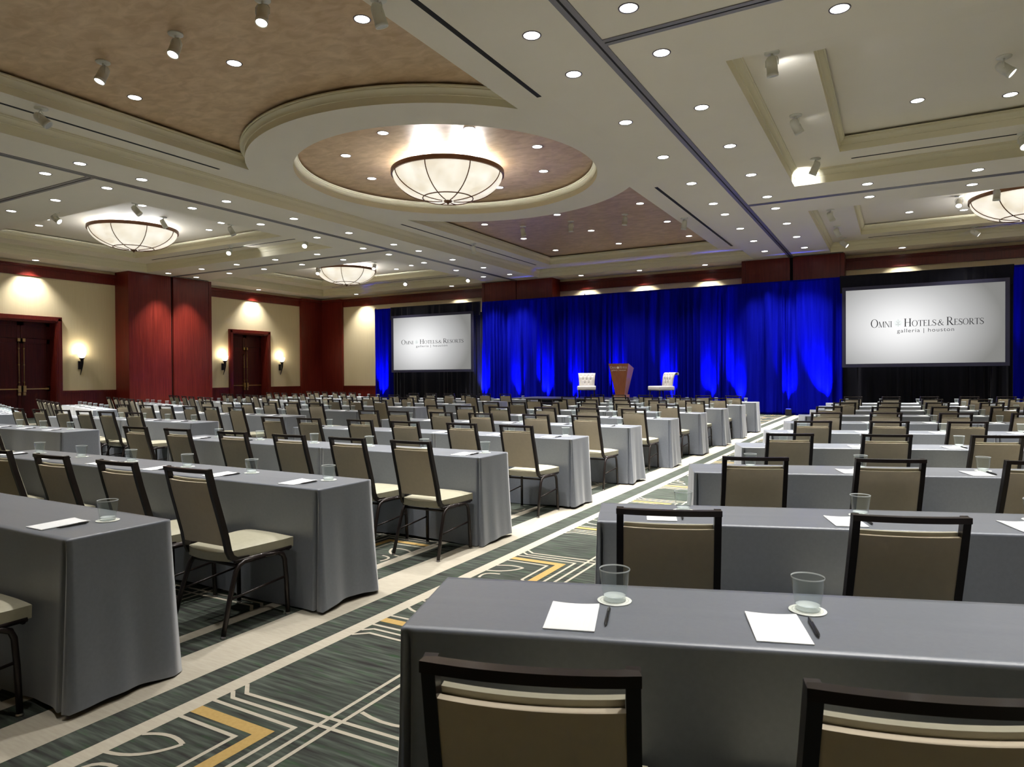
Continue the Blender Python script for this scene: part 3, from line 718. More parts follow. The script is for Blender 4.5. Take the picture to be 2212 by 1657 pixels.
# serif capitals drawn as polygons, cap height 1
TK, TN, SF = .125, .045, .035
def rct(x0, z0, x1, z1): return [(x0, z0), (x1, z0), (x1, z1), (x0, z1)]
def bar(x0, z0, x1, z1, w_): return [(x0-w_/2, z0), (x0+w_/2, z0), (x1+w_/2, z1), (x1-w_/2, z1)]
def serif(x, z, w_=.30): return rct(x-w_/2, z, x+w_/2, z+SF)
def ring(cx, cz, ro, rz, ti, tz, a0=0, a1=2*PI, n=28):
    out = []
    for i in range(n):
        a, b2 = a0+(a1-a0)*i/n, a0+(a1-a0)*(i+1)/n
        out.append([(cx+ro*math.cos(a), cz+rz*math.sin(a)), (cx+ro*math.cos(b2), cz+rz*math.sin(b2)), (cx+(ro-ti)*math.cos(b2), cz+(rz-tz)*math.sin(b2)), (cx+(ro-ti)*math.cos(a), cz+(rz-tz)*math.sin(a))])
    return out
def curve_stroke(pts, ws):
    out = []; P = [Vector(p) for p in pts]; n = len(P); Ls = []; Rs = []
    for i in range(n):
        t = (P[min(i+1, n-1)]-P[max(i-1, 0)]).normalized(); nn = Vector((-t.y, t.x)); Ls.append(P[i]+nn*ws[i]/2); Rs.append(P[i]-nn*ws[i]/2)
    for i in range(n-1): out.append([tuple(Rs[i]), tuple(Rs[i+1]), tuple(Ls[i+1]), tuple(Ls[i])])
    return out
def spline(ctrl, n=6):
    P = [Vector(c) for c in ctrl]; P = [P[0]*2-P[1]] + P + [P[-1]*2-P[-2]]; out = []
    for i in range(1, len(P)-2):
        for k in range(n):
            t = k/n; a, b2, c, d = P[i-1], P[i], P[i+1], P[i+2]
            out.append(tuple(.5*((2*b2)+(c-a)*t+(2*a-5*b2+4*c-d)*t*t+(3*b2-a-3*c+d)*t**3)))
    out.append(tuple(P[-2])); return out
def gly(ch):
    if ch == 'O': return ring(.46, .5, .44, .52, .12, .04), .94
    if ch == 'M': return [bar(.12, 0, .16, 1, TN), bar(.50, 0, .17, 1, TK), bar(.50, 0, .84, 1, TN), bar(.90, 0, .86, 1, TK), serif(.12, 0, .24), serif(.90, 0, .28), serif(.14, 1-SF, .2), serif(.87, 1-SF, .22)], 1.04
    if ch == 'N': return [bar(.13, 0, .13, 1, TN), bar(.76, 0, .14, 1, TK), bar(.77, 0, .77, 1, TN), serif(.13, 0, .24), serif(.12, 1-SF, .24), serif(.77, 1-SF, .24)], .92
    if ch == 'I': return [rct(.12, 0, .12+TK, 1), serif(.18, 0, .32), serif(.18, 1-SF, .32)], .38
    if ch == 'H': return [rct(.12, 0, .12+TK, 1), rct(.66, 0, .66+TK, 1), rct(.2, .48, .7, .48+TN), serif(.18, 0), serif(.18, 1-SF), serif(.72, 0), serif(.72, 1-SF)], .92
    if ch == 'T': return [rct(.33, 0, .33+TK, 1), rct(.03, 1-TN, .76, 1), serif(.39, 0), [(.03, 1), (.03, .80), (.07, .80), (.09, .96)], [(.76, 1), (.76, .80), (.72, .80), (.70, .96)]], .76
    if ch == 'E': return [rct(.12, 0, .12+TK, 1), rct(.05, 1-TN, .60, 1), rct(.05, 0, .64, TN), rct(.2, .49, .48, .49+TN), rct(.46, .42, .49, .60), [(.60, 1), (.60, .82), (.565, .82), (.54, .97)], [(.64, 0), (.67, .2), (.635, .2), (.58, .03)]], .70
    if ch == 'L': return [rct(.12, 0, .12+TK, 1), serif(.18, 1-SF), rct(.05, 0, .60, TN), [(.60, 0), (.64, .22), (.605, .22), (.54, .03)]], .66
    if ch == 'R': return [rct(.12, 0, .12+TK, 1), serif(.18, 0), serif(.14, 1-SF, .22), rct(.2, 1-TN, .42, 1), rct(.2, .47, .42, .47+TN)] + ring(.40, .735, .27, .265, .11, .045, -PI/2, PI/2, 16) + curve_stroke(spline([(.38, .50), (.56, .24), (.72, .06), (.90, .01)]), [TK]*14+[.06]*5), .88
    if ch == 'S':
        c = spline([(.58, .80), (.50, .93), (.34, .975), (.17, .90), (.12, .75), (.22, .60), (.42, .47), (.57, .34), (.58, .18), (.44, .05), (.28, .02), (.14, .07), (.07, .24)])
        n = len(c); return curve_stroke(c, [.045+.085*max(0, math.sin(PI*i/(n-1)))**3 for i in range(n)]) + [[(.56, .98), (.60, .98), (.60, .74), (.57, .74)], [(.04, .0), (.08, .0), (.08, .28), (.05, .28)]], .68
    if ch == '&':
        c = spline([(.90, .02), (.70, .12), (.44, .44), (.30, .70), (.34, .90), (.48, .97), (.60, .88), (.58, .74), (.42, .60), (.20, .44), (.09, .25), (.18, .07), (.38, .01), (.58, .10), (.72, .30), (.82, .50)])
        n = len(c); return curve_stroke(c, [.10 if i < n*.25 else (.05 if i < n*.5 else (.10 if i < n*.78 else .045)) for i in range(n)]) + [rct(.70, .50, .94, .535)], .98
    return [], .3
def leaf_polys():
    out = []; half = [(0, 1.0), (.10, .84), (.20, .88), (.24, .70), (.40, .74), (.42, .58), (.52, .50), (.42, .40), (.46, .26), (.34, .22), (.30, .04), (.16, .12), (.05, .0), (0, .02)]
    for s in (-1, 1): 
        for i in range(len(half)-1):
            a, b2 = half[i], half[i+1]; out.append([(0, .45), (s*a[0], a[1]), (s*b2[0], b2[1])])
    return out
def write_serif(layout, y, dz=0, sxy=(1, 1), org=(0, 0)):
    """layout: (text, x0, x1, z, cap) runs stretched between x0 and x1"""
    b = bmesh.new()
    for txt, xa, xb, z, caps in layout:
        tot = sum(gly(ch)[1]*c for ch, c in zip(txt, caps)); k = (xb-xa)/tot; x = xa
        for ch, c in zip(txt, caps):
            pol, adv = gly(ch)
            for p in pol:
                vs = [(org[0]+sxy[0]*(x+px*c*k), y, org[1]+sxy[1]*(z+pz*c)) for px, pz in p]
                f = b.faces.new([b.verts.new(v) for v in vs]); f.normal_update()
                if f.normal.y > 0: f.normal_flip()
            x += adv*c*k
    return b
def font_mesh(txt, size, spacing=1.0):
    cu = bpy.data.curves.new('lettering', 'FONT'); cu.body = txt; cu.size = size; cu.space_character = spacing; cu.align_x = 'LEFT'
    o = bpy.data.objects.new('lettering', cu); COL.objects.link(o)
    bpy.context.view_layer.update(); dg = bpy.context.evaluated_depsgraph_get()
    me = bpy.data.meshes.new_from_object(o.evaluated_get(dg)); bpy.data.objects.remove(o); bpy.data.curves.remove(cu)
    return me
def small_text(txt, x0, x1, z, height, y, m, parent, name):
    me = font_mesh(txt, 1.0, 1.15); xs = [v.co.x for v in me.vertices]; a, c = min(xs), max(xs)
    for v in me.vertices:
        v.co = Vector((x0+(v.co.x-a)/(c-a)*(x1-x0), y, z+v.co.y*height))
    me.materials.clear(); me.materials.append(m)
    o = bpy.data.objects.new(name, me); COL.objects.link(o); o.parent = parent; return o
def screen(x0, x1, z0, z1, label, kx, kz, ox):
    cx = (x0+x1)/2; cz = (z0+z1)/2; ys = 26.0
    t = empty('projection_screen', (cx, ys, 0)); tag(t, label, 'projection screen', 'projection screens')
    hw, hh = (x1-x0)/2, (z1-z0)/2
    b = bmesh.new(); fw = .115
    box(b, -hw-fw, -hw, -.04, .02, cz-hh-fw, cz+hh+fw); box(b, hw, hw+fw, -.04, .02, cz-hh-fw, cz+hh+fw)
    box(b, -hw, hw, -.04, .02, cz-hh-fw, cz-hh); box(b, -hw, hw, -.04, .02, cz+hh, cz+hh+fw)
    link_mesh('screen_frame', b, M['screenframe'], t)
    b = bmesh.new()
    for s in (-1, 1):
        box(b, s*(hw-.35)-.02, s*(hw-.35)+.02, .05, .08, 0, cz-hh); box(b, s*(hw-.35)-.03, s*(hw-.35)+.03, -.12, .16, 0, .02)
    link_mesh('stand_legs', b, M['black'], t)
    b = bmesh.new(); box(b, -hw, hw, -.012, .012, -hh, hh); c = link_mesh('screen_surface', b, M['slide'], t, (0, 0, cz)); c['label'] = 'white glowing screen surface'
    o = (ox, 3.02)
    lay = [('OMNI', -.785, -.150, 0, [.275, .195, .195, .195]), ('HOTELS', .18, 1.10, 0, [.265]+[.195]*5), ('&', 1.125, 1.31, 0, [.195]), ('RESORTS', 1.365, 2.37, 0, [.265]+[.195]*6)]
    mid = .7925
    lay = [(t_, a-mid, c2-mid, z, cap) for t_, a, c2, z, cap in lay]
    b = write_serif(lay, -.0145, sxy=(kx, kz), org=o); link_mesh('hotel_lettering', b, M['ink'], t)
    small_text('galleria | houston', ox+(-.01-mid)*kx, ox+(1.58-mid)*kx, 3.02-.19*kz, .175*kz, -.0145, M['ink2'], t, 'city_lettering')
    b = bmesh.new()
    for p in leaf_polys(): 
        f = b.faces.new([b.verts.new((ox+(.02-mid)*kx+px*.26*kx, -.0142, 3.02+(pz*.275)*kz)) for px, pz in p]); f.normal_update()
        if f.normal.y > 0: f.normal_flip()
    link_mesh('leaf_emblem', b, M['leafgrey'], t)
    b = bmesh.new()
    for pts in ([(0, .02), (0, .9)], [(0, .25), (.3, .35)], [(0, .25), (-.3, .35)], [(0, .4), (.22, .68)], [(0, .4), (-.22, .68)], [(-.25, .22), (-.1, .3), (0, .22), (.1, .3), (.25, .22)]):
        for q in curve_stroke(pts, [.03]*len(pts)):
            f = b.faces.new([b.verts.new((ox+(.02-mid)*kx+px*.26*kx, -.0147, 3.02+(pz*.275)*kz)) for px, pz in q]); f.normal_update()
            if f.normal.y > 0: f.normal_flip()
    link_mesh('leaf_veins', b, M['leafvein'], t)
screen(-1.54, 2.91, 1.81, 4.31, 'large projection screen on the right showing a hotel logo', 1.0, 1.0, .105)
screen(-21.26, -16.79, 1.80, 4.30, 'projection screen on the left showing a hotel logo', 1.135, .80, .035)

# stage and its furniture
b = bmesh.new(); box(b, -13.4, -6.0, 23.6, 25.9, .54, .60, 0); box(b, -13.38, -6.02, 23.62, 25.88, .0, .54, 1)
stg = empty('stage_platform', (-9.7, 24.7, 0)); b.free()
b = bmesh.new(); box(b, -3.7, 3.7, -1.15, 1.15, .54, .60); link_mesh('deck', b, M['blackbox'], stg)
b = bmesh.new(); box(b, -3.68, 3.68, -1.13, 1.13, 0.0, .54); link_mesh('skirt', b, M['black'], stg)
tag(stg, 'low black stage platform under the podium and white chairs', 'stage')
# podium
pd = empty('podium', (-9.22, 24.72, .60), R(-4)); tag(pd, 'tapered cherry wood podium with hotel lettering at centre stage', 'podium')
b = bmesh.new()
def prism(bm, bot, top, mi_side=(0, 0, 0, 0)):
    vb = [bm.verts.new(p) for p in bot]; vt = [bm.verts.new(p) for p in top]
    bm.faces.new(vb[::-1]); bm.faces.new(vt)
    for i in range(4):
        f = bm.faces.new((vb[i], vb[(i+1) % 4], vt[(i+1) % 4], vt[i])); f.material_index = mi_side[i]
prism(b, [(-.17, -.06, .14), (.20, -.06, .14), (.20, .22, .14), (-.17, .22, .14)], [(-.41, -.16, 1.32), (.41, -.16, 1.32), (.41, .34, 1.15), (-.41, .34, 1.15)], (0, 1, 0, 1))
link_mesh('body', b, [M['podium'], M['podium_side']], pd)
b = bmesh.new(); box(b, -.22, .26, -.10, .28, 0, .14); link_mesh('base', b, M['podium_side'], pd)
b = write_serif([('OMNI', -.35, -.08, 0, [.10, .072, .072, .072]), ('HOTELS', .045, .35, 0, [.10]+[.072]*5)], 0)
for v in b.verts:
    z = v.co.z+1.13; v.co = Vector((v.co.x, -.06-.10*(z-.14)/1.18-.004, z))
link_mesh('hotel_lettering', b, M['letter_gold'], pd)
o = small_text('galleria | houston', -.29, .30, 0, .075, 0, M['letter_gold'], pd, 'city_lettering')
for v in o.data.vertices:
    z = v.co.z+1.045; v.co = Vector((v.co.x, -.06-.10*(z-.14)/1.18-.004, z))
b = bmesh.new()
for p in leaf_polys(): b.faces.new([b.verts.new((-.02+px*.10, -.06-.10*(1.12+pz*.105-.14)/1.18-.004, 1.12+pz*.105)) for px, pz in p])
link_mesh('leaf_emblem', b, M['letter_gold'], pd)
# tufted slipper chairs
def slipper(x, y, rz, label):
    t = empty('slipper_chair', (x, y, .60), rz); tag(t, label, 'chair', 'white tufted chairs on the stage')
    b = bmesh.new(); bbox_bevel(b, -.36, .36, -.36, .34, .30, .47, .05, 4); link_mesh('seat', b, M['white_leather'], t, smooth=True)
    # back: scrolled top, slightly waisted, as a swept slab
    prof = [(.30, .36), (.315, .55), (.34, .72), (.375, .85), (.43, .945), (.50, .97), (.555, .93), (.56, .87)]
    b = bmesh.new(); nx = 16; th_ = .09; btn = [(c*.15-.225, .87) for c in range(4)] + [(c*.15-.15, .73) for c in range(3)] + [(c*.15-.075, .59) for c in range(2)]
    prof = spline([(a, c) for a, c in prof], 4)
    fr = []; bk = []
    for j, (py, pz) in enumerate(prof):
        a = prof[max(j-1, 0)]; c = prof[min(j+1, len(prof)-1)]; tg = Vector((c[0]-a[0], c[1]-a[1])).normalized(); nn = Vector((tg.y, -tg.x))
        hw = .30+.04*((pz-.36)/.6)**2
        r1 = []; r2 = []
        for i in range(nx*3+1):
            u = -1+2*i/(nx*3); xx = u*hw; dp = 0
            for bx_, bz_ in btn:
                d2 = (xx-bx_)**2+(pz-bz_)**2; dp += .028*math.exp(-d2/.0011)
            ed = .03*abs(u)**6
            r1.append(b.verts.new((xx, py-.09+nn.x*0+dp+ed, pz+.0)))
            r2.append(b.verts.new((xx, py+.01-ed, pz-.0)))
        fr.append(r1); bk.append(r2)
    n2 = nx*3
    for r1, r2 in zip(fr, fr[1:]):
        for i in range(n2): b.faces.new((r1[i], r1[i+1], r2[i+1], r2[i]))
    for r1, r2 in zip(bk, bk[1:]):
        for i in range(n2): f = b.faces.new((r1[i+1], r1[i], r2[i], r2[i+1])); f.material_index = 1
    for j in range(len(fr)-1):
        b.faces.new((fr[j][0], fr[j+1][0], bk[j+1][0], bk[j][0])); b.faces.new((fr[j+1][n2], fr[j][n2], bk[j][n2], bk[j+1][n2]))
    for i in range(n2):
        b.faces.new((fr[0][i+1], fr[0][i], bk[0][i], bk[0][i+1])); b.faces.new((fr[-1][i], fr[-1][i+1], bk[-1][i+1], bk[-1][i]))
    link_mesh('backrest', b, [M['white_leather'], M['blackwood']], t, smooth=True)
    b = bmesh.new()
    for bx_, bz_ in btn:
        py = min(prof, key=lambda q: abs(q[1]-bz_))[0]; q = bmesh.new(); bmesh.ops.create_uvsphere(q, u_segments=8, v_segments=6, radius=.014); join(b, q, Matrix.Translation((bx_, py-.068, bz_)))
    bt_ = link_mesh('buttons', b, mat_button, t); bt_['kind'] = 'stuff'
    for sx in (-1, 1):
        for sy in (-1, 1):
            b = bmesh.new(); tube(b, [(sx*.30, sy*.29, .30), (sx*.30, sy*.30, .18), (sx*.30, sy*.33, 0.0)], [.028, .022, .016], 8); link_mesh('leg', b, M['blackwood'], t)
mat_button = mat('button_grey', (0.30, 0.27, 0.27), 0.5)
slipper(-10.62, 24.75, R(22), 'white tufted slipper chair on stage, left of the podium')
slipper(-7.62, 24.75, R(-36), 'white tufted slipper chair on stage, right of the podium')

# blue uplights at the foot of the drapes
UL = [(-22.15, .9, 'at the far left end of the drapes'), (-16.2, 1.0, 'just right of the left screen'), (-14.6, .7, 'left of the stage, nearest the left screen'), (-13.0, 1.1, 'left of the white chairs'), (-11.75, .8, 'behind the left end of the stage'),
      (-9.9, .8, 'behind the podium'), (-7.6, .9, 'behind the right white chair'), (-6.2, .8, 'behind the right end of the stage'), (-5.0, 1.1, 'right of the stage'), (-3.38, .6, 'on the carpet at the end of the main aisle'), (-2.15, 1.3, 'just left of the right screen'), (4.3, .8, 'at the right end of the drapes')]
for x, k, where in UL:
    t = empty('floor_uplight', (x, 25.98, 0)); tag(t, 'small black floor uplight %s' % where, 'stage light', 'blue floor uplights along the drapes')
    if in_view((x, 25.98, .1)) is False: pass
    b = bmesh.new(); bbox_bevel(b, -.10, .10, -.07, .07, 0.0, .24, .012); link_mesh('housing', b, M['blackbox'], t)
    b = bmesh.new(); box(b, -.075, .075, -.05, .05, .24, .244); link_mesh('led_face', b, M['blueled'], t)
    spot('blue_lamp', (x, 25.98, .27), (x+random.uniform(-.2, .2), YD+.02, 1.35), P_BLUE*k, (0.05, 0.07, 1.0), R(40), 1.0, .05)

# ------------------------------------------------------------------ seating prototypes
def make_chair():
    t = empty('banquet_chair'); tag(t, '', 'chair')
    # local: y=0 at the rear glides, +y faces the table
    def seat_mesh():
        b = bmesh.new(); nx, ny = 10, 10; top = []; bot = []
        for j in range(ny+1):
            v = j/ny; row = []; row2 = []
            hw = .185+.035*min(1, v*1.25)
            for i in range(nx+1):
                u = -1+2*i/nx
                x = u*hw; y_ = .075+.445*v
                if v < .3: y_ -= .03*(1-u*u)*(1-v/.3)            # rear edge bows back
                if v > .8: y_ += .012*(1-u*u)
                cr = (1-abs(u)**5)*(1-abs(2*v-1)**6)
                z = .462+.024*cr - (.012*(1-v/.35)*(1-u*u) if v < .35 else 0)
                row.append(b.verts.new((x*(1-.03*(1-cr)), y_, z))); row2.append(b.verts.new((x*.97, y_*.99+.003, .405)))
            top.append(row); bot.append(row2)
        for j in range(ny):
            for i in range(nx):
                b.faces.new((top[j][i], top[j][i+1], top[j+1][i+1], top[j+1][i])); b.faces.new((bot[j][i+1], bot[j][i], bot[j+1][i], bot[j+1][i+1]))
        def side(a, c):
            for i in range(len(a)-1): b.faces.new((a[i+1], a[i], c[i], c[i+1]))
        side(top[0], bot[0]); side(top[-1][::-1], bot[-1][::-1]); side([r[0] for r in top][::-1], [r[0] for r in bot][::-1]); side([r[-1] for r in top], [r[-1] for r in bot])
        bmesh.ops.recalc_face_normals(b, faces=b.faces); return b
    auto_smooth(link_mesh('seat', seat_mesh(), M['vinyl'], t), 50)
    # back frame line: from the top down, then curling forward under the seat
    side_pts = [(-.055, .945), (-.02, .80), (.02, .66), (.05, .55), (.066, .47), (.085, .43), (.12, .408), (.20, .402)]
    def yb(z):
        for (a, za), (c, zc) in zip(side_pts, side_pts[1:]):
            if zc <= z <= za: return a+(c-a)*(za-z)/(za-zc)
        return -.055
    b = bmesh.new()
    for s in (-1, 1):
        pts = [(s*(.180+.012*(.945-z)), y_, z) for y_, z in side_pts]
        tube(b, pts, .012, square=True, flat=(.013, .0165))
    n = 10; pts = [(-.192+.384*i/n, -.058-.020*(1-(2*i/n-1)**2), .936) for i in range(n+1)]
    tube(b, pts, .012, square=True, flat=(.0145, .0105))
    bmesh.ops.recalc_face_normals(b, faces=b.faces); link_mesh('back_frame', b, M['frame'], t)
    def pad(hw0, hw1, z0, z1, y_off, thick, bow, seams=0):
        b = bmesh.new(); nx, nz = 16, 8; A = []; B = []
        for j in range(nz+1):
            v = j/nz; ra = []; rb = []
            z = z0+(z1-z0)*v; hw = hw0+(hw1-hw0)*v
            for i in range(nx+1):
                u = -1+2*i/nx; bw = -.020*(1-u*u)*v
                e_ = (1-abs(u)**8)*(1-abs(2*v-1)**10)
                ra.append(b.verts.new((u*hw, yb(z)+y_off+bw-thick*.5-thick*.25*e_, z))); rb.append(b.verts.new((u*hw, yb(z)+y_off+bw+thick*.5+bow*e_, z)))
            A.append(ra); B.append(rb)
        for j in range(nz):
            for i in range(nx):
                b.faces.new((A[j][i], A[j][i+1], A[j+1][i+1], A[j+1][i])); b.faces.new((B[j][i+1], B[j][i], B[j+1][i], B[j+1][i+1]))
        for i in range(nx): b.faces.new((A[0][i+1], A[0][i], B[0][i], B[0][i+1])); b.faces.new((A[-1][i], A[-1][i+1], B[-1][i+1], B[-1][i]))
        for j in range(nz): b.faces.new((A[j][0], A[j+1][0], B[j+1][0], B[j][0])); b.faces.new((A[j+1][-1], A[j][-1], B[j][-1], B[j+1][-1]))
        return b
    auto_smooth(link_mesh('backrest', pad(.168, .166, .505, .886, .020, .020, .022), M['vinyl'], t), 50)
    bp_ = auto_smooth(link_mesh('back_panel', pad(.172, .170, .500, .872, -.004, .020, 0), M['vinyl_back'], t), 50); bp_['label'] = 'beige vinyl outer back panel'
    # under-frame
    b = bmesh.new()
    for s in (-1, 1): tube(b, [(s*.195, .10, .400), (s*.205, .30, .402), (s*.212, .50, .404)], .011, 6)
    tube(b, [(-.20, .12, .375), (.20, .12, .375)], .010, 6); tube(b, [(-.205, .49, .392), (.205, .49, .392)], .010, 6); tube(b, [(-.20, .30, .388), (.20, .30, .388)], .009, 6)
    link_mesh('seat_frame', b, M['frame'], t)
    for s in (-1, 1):
        b = bmesh.new(); tube(b, [(s*.213, .052, .20), (s*.218, .455, .235)], .007, 6); link_mesh('stretcher', b, M['frame'], t)
        # rear leg, front leg: each an upside-down U half, glide at the foot
        for nm, pts in (('r', [(s*.223, 0, .012), (s*.212, .052, .20), (s*.205, .10, .345), (s*.203, .125, .378), (s*.204, .16, .392), (s*.208, .30, .394)]), ('f', [(s*.223, .462, .012), (s*.218, .456, .22), (s*.214, .448, .34), (s*.212, .435, .372), (s*.211, .40, .389), (s*.208, .30, .394)])):
            b = bmesh.new(); tube(b, pts, .0142, 8); lg = link_mesh('leg', b, M['frame'], t)
            b = bmesh.new(); lathe(b, [(0, 0), (.016, 0), (.016, .006), (.010, .018), (0, .018)], 10, (pts[0][0], pts[0][1], 0)); link_mesh('glide', b, M['glide'], lg)
    remember(t); return t
chair0 = make_chair(); chair_used = [False]
def make_glass():
    b = bmesh.new()
    prof = [(0, .0), (.031, .0), (.0345, .005), (.0375, .025), (.0425, .06), (.0465, .094), (.0470, .0965), (.0462, .098), (.0452, .0965), (.0448, .094), (.041, .06), (.036, .025), (.033, .016), (.028, .013), (0, .012)]
    lathe(b, prof, 32)
    for f in b.faces:
        if max(v.co.z for v in f.verts) < .0165: f.material_index = 1
        if min(v.co.z for v in f.verts) > .0935: f.material_index = 2
    bmesh.ops.recalc_face_normals(b, faces=b.faces); return auto_smooth(tag(link_mesh('tumbler_glass', b, [M['glass'], M['glassbase'], M['glassrim']]), '', 'glass'), 40)
glass0 = make_glass()
b = bmesh.new(); lathe(b, [(0, .0), (.052, .0), (.052, .0018), (0, .0018)], 32, smooth=False); lathe(b, [(.0415, .0019), (.043, .0019)], 32, mi=1, smooth=False); coaster0 = tag(link_mesh('coaster', b, [M['coaster'], M['coasterline']]), '', 'coaster')
b = bmesh.new()
nn_ = 8
for i in range(nn_):
    a, c = -.07+.14*i/nn_, -.07+.14*(i+1)/nn_
    def zc(x, t): return .0028 + (.004*((x/.07)**2) if t else 0)
    quad(b, [(a, -.1075, zc(a, 0)), (c, -.1075, zc(c, 0)), (c, .1075, zc(c, 1)), (a, .1075, zc(a, 1))])
box(b, -.07, .07, -.1075, .1075, 0, .0022)
pad0 = tag(link_mesh('notepad', b, M['paper']), '', 'notepad')
pen0 = empty('pen'); tag(pen0, '', 'pen')
b = bmesh.new(); q = bmesh.new(); lathe(q, [(0, -.07), (.0014, -.069), (.0045, -.055), (.0052, -.04), (.0052, .06), (.0035, .062), (.0035, .07), (0, .07)], 10); join(b, q, Matrix.Translation((0, 0, .0053)) @ Matrix.Rotation(-PI/2, 4, 'X')); link_mesh('barrel', b, M['pen'], pen0, smooth=True)
b = bmesh.new(); box(b, -.0015, .0015, .025, .062, .0105, .0125); link_mesh('clip', b, M['penclip'], pen0)
remember(pen0)
used = {}
def place(proto, key, loc, rz, label, group):
    if key in used:
        if key == 'pen': return copy_tree(pen0, loc, rz, label, group)
        o = proto.copy(); COL.objects.link(o)
    else: o = proto; used[key] = 1
    o.location = loc; o.rotation_euler = (0, 0, rz); o['label'] = label; o['group'] = group; return o
def place_chair(x, y, rz, label):
    g = 'beige banquet chairs behind the clothed tables'
    if chair_used[0]: return copy_tree(chair0, (x, y, 0), rz, label, g)
    chair_used[0] = True; chair0.location = (x, y, 0); chair0.rotation_euler = (0, 0, rz); chair0['label'] = label; chair0['group'] = g; return chair0

# floor-length cloth: local x 0..Lx (along the row), y 0..D (depth), open underneath
TD, TH = .475, .762
cloth_cache = {}
def cloth_mesh(Lx, seed):
    key = (Lx, seed)
    if key in cloth_cache: return cloth_cache[key]
    rnd = random.Random(seed); b = bmesh.new()
    r = .012
    # perimeter samples with corner flags
    per = []
    def seg(p, q, ts, nx, ny):
        for t in ts: per.append((p[0]+(q[0]-p[0])*t, p[1]+(q[1]-p[1])*t, nx, ny, t))
    ce_ = [0, .007, .013, .019, .026, .036, .05]
    tL = [c/Lx for c in ce_] + [.05/Lx+(1-.1/Lx)*k/(int(Lx/.035)) for k in range(1, int(Lx/.035))] + [1-c/Lx for c in ce_[:0:-1]]
    tD = [k/18 for k in range(18)]
    nL = len(tL); nD = 18
    seg((0, 0), (Lx, 0), tL, 0, -1); seg((Lx, 0), (Lx, TD), tD, 1, 0); seg((Lx, TD), (0, TD), tL, 0, 1); seg((0, TD), (0, 0), tD, -1, 0)
    n = len(per); lens = []; acc = 0
    for i in range(n):
        lens.append(acc); a = per[i]; c = per[(i+1) % n]; acc += math.hypot(c[0]-a[0], c[1]-a[1])
    mod = [rnd.random()*6.28 for _ in range(8)]
    hs = [0, .003, .009, .02, .06, .14, .25, .38, .52, .64, .72, .752]
    rows = []
    cs = [0, Lx, Lx+TD, 2*Lx+TD, acc]
    for h in hs:
        row = []; t = h/TH
        for i, (x, y, nx, ny, tt) in enumerate(per):
            s = lens[i]; dc = min(abs(s-c) for c in cs)
            off = 0.0
            if h > 0:
                off = .003 + .016*t**1.3
                off += t*(.007*math.sin(s*5+mod[0])+.005*math.sin(s*13+mod[1])+.002*math.sin(s*33+mod[2]))
                isend = nx != 0
                if isend: off += t**1.5*(.016+.010*math.cos((tt-.5)*PI*2.4+mod[3])) + t*(.002+.002*mod[4]/6)*math.sin(tt*19+mod[4])
                # a tucked pleat close to each corner on the long sides
                if not isend:
                    off -= min(1, t*9)*.055*math.exp(-((dc-.016)/.0065)**2); off += t*.018*math.exp(-(dc/.05)**2)
                else: off += t*.016*math.exp(-(dc/.07)**2)
            cxn = math.exp(-(dc/.03)**2)
            # flare corners diagonally
            px, py = x, y
            ddx = (-1 if x < Lx/2 else 1)*cxn*.5*off*(1 if ny != 0 else 0); ddy = (-1 if y < TD/2 else 1)*cxn*.5*off*(1 if nx != 0 else 0)
            hh = h
            if h > .7: 
                lift = .010*(1+math.sin(s*5+mod[5])) + (.012*math.sin(tt*PI) if nx != 0 else 0)
                hh = h - lift*(h/.752)**6
            
            row.append(b.verts.new((px+nx*off+ddx, py+ny*off+ddy, TH-hh - (.004 if h > 0 else 0))))
        rows.append(row)
    # rounded edge: inset top ring
    for r1, r2 in zip(rows, rows[1:]):
        for i in range(n):
            k = (i+1) % n; f = b.faces.new((r1[i], r2[i], r2[k], r1[k])); f.smooth = True
    # top as grid strip with faint creases
    m = nL
    T = []
    front = rows[0][:nL+1]; right = rows[0][nL:nL+nD+1]; back = rows[0][nL+nD:2*nL+nD+1][::-1]; left = [rows[0][0]]+rows[0][2*nL+nD:][::-1]
    left = [rows[0][(2*nL+nD+nD-k) % n] for k in range(nD+1)]
    grid = [front]
    for j in range(1, nD):
        rw = [left[j]]
        for i in range(1, nL):
            x = Lx*tL[i]; y = TD*j/nD
            cre = .0012*math.exp(-((y-TD*.5)/.006)**2) + .001*math.exp(-((x-Lx*.33)/.006)**2) + .0006*math.sin(x*9+mod[6])*math.sin(y*14+mod[7])
            rw.append(b.verts.new((x, y, TH+cre)))
        rw.append(right[j]); grid.append(rw)
    grid.append(back)
    for j in range(nD):
        for i in range(nL):
            f = b.faces.new((grid[j][i], grid[j][i+1], grid[j+1][i+1], grid[j+1][i])); f.smooth = True
    bmesh.ops.recalc_face_normals(b, faces=b.faces)
    me = bpy.data.meshes.new('tablecloth'); b.to_mesh(me); b.free(); me.materials.append(M['cloth'])
    cloth_cache[key] = me; return me

YR = [1.60, 3.06, 4.92, 6.80, 8.66, 10.52, 12.38, 14.24, 16.10, 17.95]
NUM = ['one', 'two', 'three', 'four', 'five', 'six', 'seven', 'eight', 'nine', 'ten']
A = R(19.3)
BL = {}
